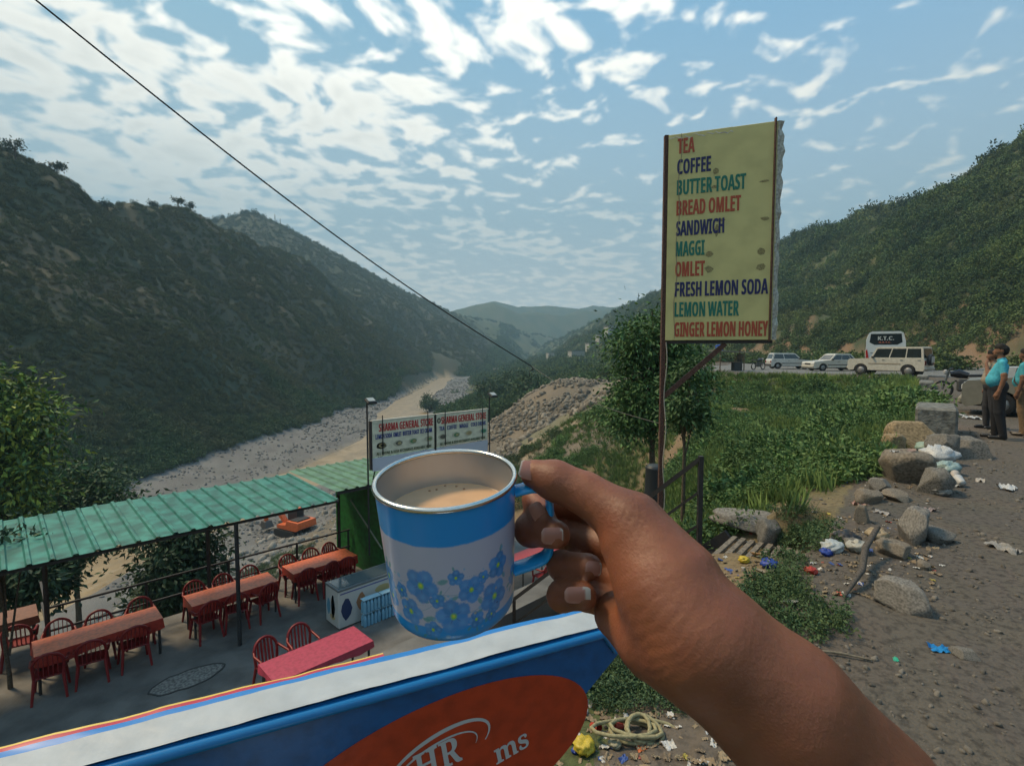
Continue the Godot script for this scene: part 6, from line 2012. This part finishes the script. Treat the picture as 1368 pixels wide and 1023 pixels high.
func build_stones():
	var tones := [worn(lin(0.23, 0.195, 0.15), 0.9, 2.2, 0.5, 1.2, 0.0, 1.0), worn(lin(0.34, 0.26, 0.155), 0.9, 2.2, 0.5, 1.2, 0.0, 1.0), worn(lin(0.18, 0.17, 0.15), 0.9, 2.2, 0.5, 1.25, 0.0, 1.0), worn(lin(0.24, 0.225, 0.2), 0.9, 2.2, 0.5, 1.2, 0.0, 1.0)]
	var meshes := []
	for k in 8: meshes.append(rock_mesh(100 + k, 0.16, 4))
	rng.seed = 21
	# [px, py of the base, width px, height px, tone, label]
	var list := [
		[1222, 598, 72, 44, 1, "tawny boulder resting on a flat rock by the verge"], [1212, 642, 82, 52, 0, "broad flat-topped rock carrying a paper bowl"], [1192, 606, 34, 34, 1, "small tawny stone wedged beside the tawny boulder"], [1262, 612, 52, 40, 2, "grey boulder behind the heap of plastic bags"], [1288, 608, 70, 30, 2, "dark slab lying behind the plastic bags"],
		[1250, 658, 54, 40, 2, "smooth grey stone at the foot of the plastic bags"], [1160, 670, 42, 20, 0, "low brown stone at the gully rim"], [1198, 668, 44, 16, 0, "thin brown stone under the flat-topped rock"], [1220, 724, 64, 56, 3, "pale rounded boulder half sunk in the verge"], [1196, 745, 52, 24, 0, "small stone in front of the pale boulder"],
		[1204, 812, 72, 46, 3, "pale stone half buried in the dirt track"], [1258, 724, 56, 20, 2, "flat grey stone beside the pale boulder"], [1152, 700, 26, 30, 0, "upright stone at the gully rim"], [1004, 704, 104, 20, 3, "long pale rock above the iron grating"], [1025, 738, 46, 36, 2, "square grey rock beside the iron grating"], [978, 712, 46, 26, 0, "small brown rock behind the iron grating"],
		[1176, 655, 30, 20, 3, "pale cobble on the gully rim"], [1140, 735, 36, 18, 2, "grey cobble among the litter"], [1120, 722, 24, 14, 0, "brown cobble among the litter"], [1236, 760, 26, 12, 0, "small cobble on the dirt track"], [1290, 880, 40, 12, 2, "flat stone sunk in the gravel track"]]
	for k in list.size():
		var q: Array = list[k]
		var p := on_ground(q[0], q[1])
		var d := -p.z
		var w: float = q[2] * d / FOCAL * 0.86; var h: float = q[3] * d / FOCAL * 0.9
		var t := thing("rock", q[5], "rock", p, rng.randf() * TAU)
		var o := part("stone", meshes[k % 8], tones[q[4]], t)
		o.transform = Transform3D(Basis.from_scale(Vector3(w * 1.1, h * 1.25, w * rng.randf_range(0.75, 1.0))), Vector3(0, h * 0.3, 0))
	# concrete kerb blocks along the bend
	var conc := worn(lin(0.2, 0.205, 0.19), 0.9, 1.0, 0.6, 1.15, 0.0, 0.8)
	var blocks := [[1250, 584, 0.62, 0.55, 1.35, "large weathered concrete block beside the boulders"], [1243, 536, 0.5, 0.3, 1.9, "concrete block beyond the large weathered one"], [1238, 518, 0.5, 0.28, 2.2, "concrete block farther round the bend"], [1233, 509, 0.5, 0.28, 2.2, "concrete block behind the jeep's tail"]]
	for b in blocks:
		var p := on_level(b[0], b[1], 0.0)
		p.y = ground_at(p.x, p.z) - 0.12
		var t := thing("concrete_block", b[5], "block", p, -0.67)
		var g := Geo.new()
		g.box(Vector3(0, b[3] * 0.5 + 0.05, -b[4] * 0.4), Vector3(b[2], b[3] + 0.1, b[4]), Basis.IDENTITY, 0.04)
		part("block", g, conc, t)
	# roadside stall far along the road
	var sp := ground_turn(972, 42.5)
	var st := thing("roadside_stall", "distant wooden stall under a grey awning with a blue sheet", "stall", sp, 0.1)
	var wood := worn(lin(0.16, 0.12, 0.08), 0.9, 2.0)
	for x in [-1.0, 1.0]:
		for zz in [-0.7, 0.7]:
			var g := Geo.new(); g.bar(Vector3(x, 0, zz), Vector3(x, 1.5, zz), 0.06); part("post", g, wood, st)
	var g := Geo.new(); g.box(Vector3(0.1, 1.55, 0), Vector3(2.6, 0.05, 1.8), Basis(Vector3.BACK, -0.06)); part("awning", g, worn(lin(0.3, 0.3, 0.28), 0.8, 1.0), st)
	g = Geo.new(); g.box(Vector3(-0.2, 0.7, 0.4), Vector3(1.7, 0.06, 0.8)); part("counter", g, wood, st)
	g = Geo.new(); g.box(Vector3(0.5, 0.35, 0.5), Vector3(0.7, 0.66, 0.5), Basis.IDENTITY, 0.03); part("crate", g, worn(lin(0.05, 0.05, 0.05), 0.8, 1.0), st)
	g = Geo.new(); g.box(Vector3(-0.6, 1.85, -0.3), Vector3(0.6, 0.5, 0.1), Basis(Vector3.BACK, 0.2), 0.03); part("blue_sheet", g, mat(lin(0.02, 0.1, 0.5), 0.6), st)
	# small stones: mound, river bars, road gravel
	var small := []
	for k in 3: small.append(rock_mesh(200 + k, 0.35, 1))
	var rm := tinted(0.95)
	rm.albedo_texture = noise_image("rockn", 256, 0.03, 4, 0.6, 1.2, 31); rm.uv1_triplanar = true; rm.uv1_scale = Vector3.ONE * 3
	var mound := []; var bar := []; var grit := []; var bank := []
	for k in 60000:
		var x := rng.randf_range(-14, 34); var z := -rng.randf_range(44, 112)
		if absf(x) > -z * 0.5: continue
		var rx := lerpf(3.0, 20.5, clampf((-z - 50.0) / 42.0, 0, 1))
		if absf(x - rx) < 2.6 and rng.randf() > 0.02: continue
		var clump := n_fine.get_noise_2d(x * 1.1, z * 1.1)
		if rng.randf() > 0.62 + clump * 1.9: continue
		var y := ground_at(x, z)
		if y > -1.5 or y < -16: continue
		var sz := 0.14 + 0.75 * pow(rng.randf(), 5.0)
		mound.append([Transform3D(Basis.from_euler(Vector3(rng.randf() * 6, rng.randf() * 6, rng.randf() * 6)).scaled_local(Vector3(sz * 1.3, sz * 0.85, sz)), Vector3(x, y + sz * 0.12, z)), Color(0.34, 0.3, 0.24).lerp(Color(0.17, 0.15, 0.12), rng.randf()) * rng.randf_range(0.7, 1.2)])
	place_scrub(mound, "rubble", "broken pale rock heaped into a mound beside the river", "rubble", small, rm)
	for k in 11000:
		var d := 45.0 * pow(9.0, rng.randf())
		var x := table_at(RIVER, d) + rng.randf_range(-28, 30)
		var y := ground_at(x, -d)
		if y > -17.8 or y < -20.38: continue
		if rng.randf() > 0.5 + n_fine.get_noise_2d(x, d) * 1.5: continue
		var sz := rng.randf_range(0.15, 0.5) * clampf(d / 90.0, 0.8, 2.2)
		bar.append([Transform3D(Basis.from_euler(Vector3(rng.randf() * 6, rng.randf() * 6, rng.randf() * 6)).scaled_local(Vector3(sz * 1.3, sz * 0.7, sz)), Vector3(x, y + sz * 0.1, -d)), Color(0.23, 0.23, 0.225).lerp(Color(0.14, 0.14, 0.135), rng.randf())])
	place_scrub(bar, "river_cobbles", "grey cobbles strewn over the river gravel bars", "cobbles", small, rm)
	for k in 9000:
		var r := 1.4 * pow(16.0, rng.randf())
		var a := deg_to_rad(rng.randf_range(8, 50))
		var x := sin(a) * r; var z := -cos(a) * r
		var s := road_side(x, z)
		if s < -1.5: continue
		if rng.randf() > 0.55 + n_fine.get_noise_2d(x * 7, z * 7) * 1.6: continue
		var sz := (0.006 + 0.03 * pow(rng.randf(), 3.0)) * clampf(0.7 + r * 0.09, 0.7, 2.0)
		grit.append([Transform3D(Basis.from_euler(Vector3(rng.randf() * 6, rng.randf() * 6, rng.randf() * 6)).scaled_local(Vector3(sz * 1.3, sz * 0.8, sz)), Vector3(x, ground_at(x, z) + sz * 0.1, z)), Color(0.22, 0.2, 0.17).lerp(Color(0.11, 0.1, 0.085), rng.randf())])
	place_scrub(grit, "road_gravel", "loose gravel scattered over the dirt track", "gravel", small, rm)
	for k in 1500:
		var p := Vector3(rng.randf_range(-34, -8), 0, -rng.randf_range(36, 80))
		p.y = ground_at(p.x, p.z)
		if p.y > -9 or p.y < -20.3: continue
		var sz := 0.2 + 0.9 * pow(rng.randf(), 3.0)
		bank.append([Transform3D(Basis.from_euler(Vector3(rng.randf() * 6, rng.randf() * 6, rng.randf() * 6)).scaled_local(Vector3(sz * 1.3, sz * 0.85, sz)), p), Color(0.34, 0.32, 0.28) * rng.randf_range(0.6, 1.1)])
	place_scrub(bank, "bank_rubble", "grey rubble lying round the orange excavator", "rubble", small, rm)
	# rubbly earth in the gully
	var earth := []
	for k in 2600:
		var p := Vector3(rng.randf_range(4, 24), 0, -rng.randf_range(13, 40))
		if road_side(p.x, p.z) > -0.2: continue
		if rng.randf() > 0.35 + n_fine.get_noise_2d(p.x * 1.7 + 50, p.z * 1.7) * 2.0: continue
		p.y = ground_at(p.x, p.z)
		var sz := 0.04 + 0.2 * pow(rng.randf(), 3.0)
		earth.append([Transform3D(Basis.from_euler(Vector3(rng.randf() * 6, rng.randf() * 6, rng.randf() * 6)).scaled_local(Vector3(sz * 1.3, sz * 0.8, sz)), p), Color(0.34, 0.28, 0.2) * rng.randf_range(0.6, 1.1)])
	place_scrub(earth, "slope_stones", "small stones showing through the earth of the gully slope", "stones", small, rm)
	# village on the far slope, and masts
	var hw := worn(lin(0.5, 0.5, 0.46), 0.9, 0.3)
	for h in [[770, 470, 330, 9.0, 4.0, "pale long house on the wooded far slope"], [790, 465, 350, 6.0, 4.5, "pale narrow house on the wooded far slope"], [806, 462, 360, 9.0, 5.0, "two-storey pale house highest on the wooded far slope"], [815, 470, 330, 6.0, 3.6, "small pale house lowest on the wooded far slope"], [664, 486, 420, 5.0, 2.6, "tiny white hut in the valley by the river bend"], [735, 462, 430, 5.0, 3.2, "little house at the edge of the far wood"]]:
		var p := at_depth(h[0], h[1], h[2])
		var gy := ground_at(p.x, p.z)
		var t := thing("house", h[5], "house", Vector3(p.x, gy - 1.0, p.z), 0.3)
		g = Geo.new(); g.box(Vector3(0, h[4] * 0.5 + 2.2, 0), Vector3(h[3], h[4] + 4.4, 6.0)); part("wall", g, hw, t)
		g = Geo.new(); g.box(Vector3(0, h[4] + 4.6, 0), Vector3(h[3] + 0.6, 0.3, 6.6)); part("roof", g, worn(lin(0.25, 0.26, 0.26), 0.8, 0.3), t)
		for k in 2:
			g = Geo.new(); g.box(Vector3(-h[3] * 0.22 + k * h[3] * 0.44, h[4] * 0.5 + 3.0, 3.01), Vector3(1.1, 1.3, 0.08)); part("window", g, mat(lin(0.03, 0.03, 0.035), 0.2), t)
	for m in [[853, 405, 520, 13.0, "thin lattice pylon on the green ridge"], [367, 294, 610, 11.0, "slim mast on the hazy second hill"], [374, 295, 612, 9.0, "shorter mast beside the slim one on the hazy hill"]]:
		var p := at_depth(m[0], m[1], m[2])
		var t := thing("mast", m[4], "mast", Vector3(p.x, ground_at(p.x, p.z) - 1.0, p.z))
		g = Geo.new()
		for a in 4:
			var o := Vector3(cos(a * PI / 2), 0, sin(a * PI / 2))
			g.bar(o * 1.0, o * 0.15 + Vector3(0, m[3], 0), 0.12)
		for k in 7:
			var y: float = m[3] * k / 7.0
			var rr := lerpf(1.0, 0.15, k / 7.0)
			for a in 4: g.bar(Vector3(cos(a * PI / 2) * rr, y, sin(a * PI / 2) * rr), Vector3(cos((a + 1) * PI / 2) * rr * 0.88, y + m[3] / 7.0, sin((a + 1) * PI / 2) * rr * 0.88), 0.07)
		part("lattice", g, mat(lin(0.12, 0.12, 0.12), 0.6), t)

# ---------------------------------------------------------------- litter
func crumple(sd: int, flat: float) -> Geo:
	var s := SphereMesh.new()
	s.radial_segments = 18; s.rings = 10; s.radius = 0.5; s.height = 1.0
	var a := s.get_mesh_arrays()
	var g := Geo.new()
	g.v = a[Mesh.ARRAY_VERTEX]; g.i = a[Mesh.ARRAY_INDEX]; g.uv = a[Mesh.ARRAY_TEX_UV]
	var n := fbm(sd, 2.4, 3)
	n.fractal_type = FastNoiseLite.FRACTAL_RIDGED
	for k in g.v.size():
		var p := g.v[k]
		p *= 0.75 + n.get_noise_3dv(p * 1.4) * 0.45
		p.y = p.y * flat + 0.12
		g.v[k] = p
		g.c.append(Color.WHITE)
	smooth(g)
	return g

func build_litter():
	rng.seed = 31
	var bags := []
	for k in 4: bags.append(crumple(300 + k, 0.5).mesh())
	var wraps := []
	for k in 3:
		var g := Geo.new()
		var n := fbm(320 + k, 3.0, 3)
		for j in 7:
			for i in 9:
				var p := Vector3(i / 8.0 - 0.5, 0, (j / 6.0 - 0.5) * 0.6)
				p.y = 0.06 + n.get_noise_2d(p.x, p.z) * 0.3
				p.x += n.get_noise_2d(p.x + 5, p.z) * 0.12
				g.v.append(p); g.c.append(Color.WHITE); g.uv.append(Vector2(i, j))
		for j in 6:
			for i in 8:
				var q := j * 9 + i
				g.i.append_array([q, q + 1, q + 9, q + 1, q + 10, q + 9])
		smooth(g)
		wraps.append(g.mesh())
	var cup := Geo.new()
	cup.lathe([Vector2(0, 0), Vector2(0.3, 0.0), Vector2(0.42, 0.95), Vector2(0.45, 1.0), Vector2(0.4, 0.97), Vector2(0.28, 0.06), Vector2(0, 0.06)], 16)
	var cup_mesh := cup.mesh()
	var dish := Geo.new()
	dish.lathe([Vector2(0, 0), Vector2(0.32, 0.0), Vector2(0.5, 0.13), Vector2(0.46, 0.13), Vector2(0.3, 0.03), Vector2(0, 0.03)], 18)
	var dish_mesh := dish.mesh()
	var white := lin(0.55, 0.57, 0.58); var red := lin(0.45, 0.04, 0.02); var blue := lin(0.02, 0.06, 0.35); var yellow := lin(0.6, 0.45, 0.04); var orange := lin(0.55, 0.12, 0.02); var grey := lin(0.3, 0.31, 0.31); var tan := lin(0.35, 0.28, 0.18); var pinkish := lin(0.45, 0.27, 0.24)
	# [px, py, width px, kind, colour, name, label]
	var L := [
		[1252, 620, 46, "bag", white, "plastic_bag", "white plastic bag draped over the grey boulder"], [1265, 635, 34, "bag", lin(0.3, 0.42, 0.42), "plastic_bag", "bluish plastic bag under the white one on the boulders"], [1240, 606, 30, "bag", lin(0.28, 0.4, 0.34), "plastic_bag", "pale green plastic bag behind the flat-topped rock"], [1278, 650, 22, "wrap", white, "wrapper", "white scrap below the plastic bags"],
		[1213, 602, 11, "dish", lin(0.3, 0.2, 0.16), "paper_bowl", "small brown paper bowl on the flat-topped rock"], [1190, 610, 10, "wrap", white, "wrapper", "white scrap on the flat-topped rock"], [1286, 653, 15, "cup", white, "paper_cup", "white paper cup lying below the plastic bags"], [1275, 642, 12, "cup", lin(0.5, 0.45, 0.4), "paper_cup", "cream paper cup lying below the plastic bags"], [1258, 662, 22, "bag", grey, "plastic_bag", "grey crumpled bag beside the smooth grey stone"],
		[1028, 760, 24, "bag", blue, "wrapper", "blue and white printed wrapper in the verge litter"], [1013, 745, 22, "dish", lin(0.6, 0.33, 0.14), "leaf_bowl", "orange leaf bowl tipped on the verge litter"], [994, 754, 16, "bag", yellow, "wrapper", "yellow crumpled wrapper beside the iron grating"], [1018, 768, 22, "dish", tan, "leaf_bowl", "tan leaf bowl below the orange one"], [1083, 768, 18, "bag", red, "wrapper", "bright red wrapper in the verge litter"], [1104, 745, 18, "bag", blue, "wrapper", "dark blue wrapper among white scraps"], [1112, 738, 30, "bag", lin(0.45, 0.5, 0.52), "plastic_bag", "clear plastic bag among the verge weeds"], [1130, 728, 34, "bag", lin(0.03, 0.03, 0.035), "plastic_bag", "black plastic bag among the verge weeds"], [1147, 738, 30, "bag", lin(0.42, 0.42, 0.38), "plastic_bag", "pale netted bag at the gully rim"], [1172, 722, 30, "bag", tan, "plastic_bag", "dusty tan bag before the pale boulder"],
		[1057, 808, 20, "dish", white, "foam_plate", "white foam plate in the verge weeds"], [1256, 872, 26, "wrap", lin(0.01, 0.24, 0.6), "wrapper", "bright blue wrapper lying on the dirt track"], [1197, 882, 11, "wrap", lin(0.02, 0.4, 0.26), "wrapper", "small green scrap lying on the dirt track"], [1220, 682, 14, "wrap", pinkish, "wrapper", "pinkish scrap on the pale boulder's top"], [1240, 682, 20, "wrap", lin(0.4, 0.3, 0.27), "wrapper", "reddish scrap beside the pale boulder"], [1150, 676, 22, "wrap", pinkish, "wrapper", "torn pink paper at the gully rim"], [1178, 686, 18, "wrap", lin(0.5, 0.45, 0.4), "wrapper", "cream scrap under the flat-topped rock"], [1345, 655, 30, "wrap", white, "wrapper", "white sheet on the road edge"], [1340, 735, 34, "wrap", lin(0.32, 0.3, 0.27), "wrapper", "greyish torn sheet on the dirt track"], [1300, 560, 20, "wrap", white, "wrapper", "white paper beside the concrete block"], [1285, 555, 12, "wrap", white, "wrapper", "little white paper beside the concrete block"], [1310, 644, 16, "wrap", lin(0.45, 0.42, 0.38), "wrapper", "pale scrap between bags and track"],
		[738, 994, 30, "cup", lin(0.3, 0.33, 0.34), "plastic_cup", "clear plastic cup under the blue board"], [766, 990, 24, "dish", lin(0.5, 0.5, 0.48), "foam_plate", "round white lid in the litter under the blue board"], [790, 978, 14, "cup", red, "paper_cup", "red paper cup in the litter under the blue board"], [832, 982, 12, "cup", lin(0.5, 0.08, 0.06), "paper_cup", "small red cup in the weeds beside the blue board"], [780, 1012, 34, "bag", yellow, "wrapper", "yellow wrapper in the litter under the blue board"], [768, 1014, 12, "bag", blue, "wrapper", "blue scrap beside the yellow wrapper"], [742, 1004, 16, "bag", red, "wrapper", "red scrap under the clear plastic cup"], [762, 962, 28, "bag", lin(0.3, 0.33, 0.12), "wrapper", "olive printed wrapper under the blue board"], [780, 958, 14, "bag", white, "wrapper", "white crumpled scrap under the blue board"], [858, 1008, 18, "wrap", orange, "wrapper", "orange wrapper on the verge below the wrist"], [858, 1016, 10, "wrap", lin(0.5, 0.15, 0.12), "wrapper", "pink-red scrap below the orange wrapper"], [892, 1002, 18, "wrap", white, "wrapper", "white square paper on the verge below the wrist"], [892, 943, 16, "wrap", white, "wrapper", "white scrap at the edge of the verge weeds"], [948, 985, 12, "wrap", white, "wrapper", "small white scrap close to the forearm"], [822, 1003, 20, "bag", lin(0.32, 0.3, 0.2), "plastic_bag", "dull crumpled bag beside the tangled rope"]]
	for k in L.size():
		var q: Array = L[k]
		var p := on_ground(q[0], q[1])
		if "on the flat-topped rock" in q[6]:
			p = on_ground(1212, 642)
			p += Vector3((q[0] - 1212) * -p.z / FOCAL, 52 * 0.9 * -p.z / FOCAL * 0.84, 0.05)
		var w: float = q[2] * -p.z / FOCAL
		var t := thing(q[5], q[6], "litter", p, rng.randf() * TAU)
		var m := mat(q[4], 0.5)
		m.albedo_texture = noise_image("litter", 128, 0.03, 3, 0.7, 1.1, 71); m.uv1_triplanar = true; m.uv1_scale = Vector3.ONE * 6
		var b := Basis.from_scale(Vector3.ONE * w)
		var o: MeshInstance3D
		match q[3]:
			"bag": o = part("sheet", bags[k % 4], m, t, Transform3D(b.scaled(Vector3(1, 1.2, 1)), Vector3(0, w * 0.1, 0)))
			"wrap": o = part("sheet", wraps[k % 3], m, t, Transform3D(b, Vector3(0, w * 0.02, 0)))
			"cup": o = part("shell", cup_mesh, m, t, Transform3D(Basis(Vector3.RIGHT, 1.35) * b, Vector3(0, w * 0.4, 0)))
			"dish": o = part("shell", dish_mesh, m, t, Transform3D(Basis(Vector3.RIGHT, 0.3) * b, Vector3(0, w * 0.12, 0)))
	# things that rest on the boulders rather than on the ground
	# countless small scraps, dry leaves and twigs on the verge
	var scraps := []
	for k in 1500:
		var px := rng.randf_range(940, 1260); var py := rng.randf_range(640, 800)
		if k % 3 == 0: px = rng.randf_range(700, 1000); py = rng.randf_range(930, 1040)
		if px < 1010 and py < 715: continue
		var p := on_ground(px, py)
		if road_side(p.x, p.z) < -2.2 or road_side(p.x, p.z) > 0.9: continue
		if n_fine.get_noise_2d(p.x * 6.0, p.z * 6.0) < rng.randf_range(-0.5, 0.35): continue
		var sz := rng.randf_range(0.015, 0.055)
		var pick := rng.randf()
		var c := Color(0.16, 0.12, 0.08).lerp(Color(0.28, 0.22, 0.14), rng.randf())
		if pick > 0.8: c = Color(0.5, 0.5, 0.48)
		elif pick > 0.76: c = Color(0.05, 0.1, 0.3)
		elif pick > 0.72: c = Color(0.4, 0.08, 0.05)
		elif pick > 0.69: c = Color(0.45, 0.36, 0.08)
		scraps.append([Transform3D(Basis.from_euler(Vector3(rng.randf_range(-0.4, 0.4), rng.randf() * 6, rng.randf_range(-0.4, 0.4))).scaled_local(Vector3.ONE * sz), p + Vector3(0, sz * 0.1, 0)), c])
	place_scrub(scraps, "verge_scraps", "tiny scraps, dry leaves and paper bits strewn over the verge", "litter", wraps, tinted(0.8))
	# a tangled rope and a crooked stick
	var rp := on_ground(850, 985)
	var t := thing("rope", "tangled pale rope lying on the verge beside the blue board", "rope", rp)
	var g := Geo.new()
	var pts := []
	for k in 60:
		var a := k * 0.55
		pts.append(Vector3(cos(a) * (0.1 + 0.05 * sin(a * 0.37)) + 0.05 * sin(k * 0.13), 0.03 + 0.02 * sin(a * 0.7), sin(a) * 0.07))
	g.tube(pts, [0.009], 6)
	part("strand", g, worn(lin(0.33, 0.3, 0.17), 0.9, 9.0), t)
	var s0 := on_ground(1128, 802); var s1 := on_ground(1172, 738)
	t = thing("stick", "crooked grey branch leaning across the verge beside the pale stones", "branch", s0)
	g = Geo.new()
	g.tube([Vector3(0, 0.02, 0), (s1 - s0) * 0.35 + Vector3(0.03, 0.07, 0), (s1 - s0) * 0.7 + Vector3(-0.03, 0.12, 0), (s1 - s0) + Vector3(0, 0.2, 0)], [0.012, 0.022, 0.024, 0.02], 7)
	part("wood", g, worn(lin(0.1, 0.085, 0.07), 0.9, 6.0, 0.5, 1.3), t)
	var h0 := on_ground(1120, 880)
	t = thing("stick", "thin bleached twig on the dirt beside the forearm", "twig", h0)
	g = Geo.new()
	g.tube([Vector3(-0.14, 0.012, -0.03), Vector3(0, 0.018, 0.01), Vector3(0.13, 0.012, 0.06)], [0.006, 0.007, 0.004], 6)
	part("wood", g, worn(lin(0.22, 0.19, 0.14), 0.9, 6.0, 0.6, 1.2), t)

func _ready():
	setup()
	build_land()
	build_scrub()
	build_terrace()
	build_menu_board()
	build_blue_board()
	build_stair()
	build_dining()
	build_near_plants()
	build_stones()
	build_vehicles()
	build_people()
	build_cable()
	build_mug()
	build_hand()
	build_litter()
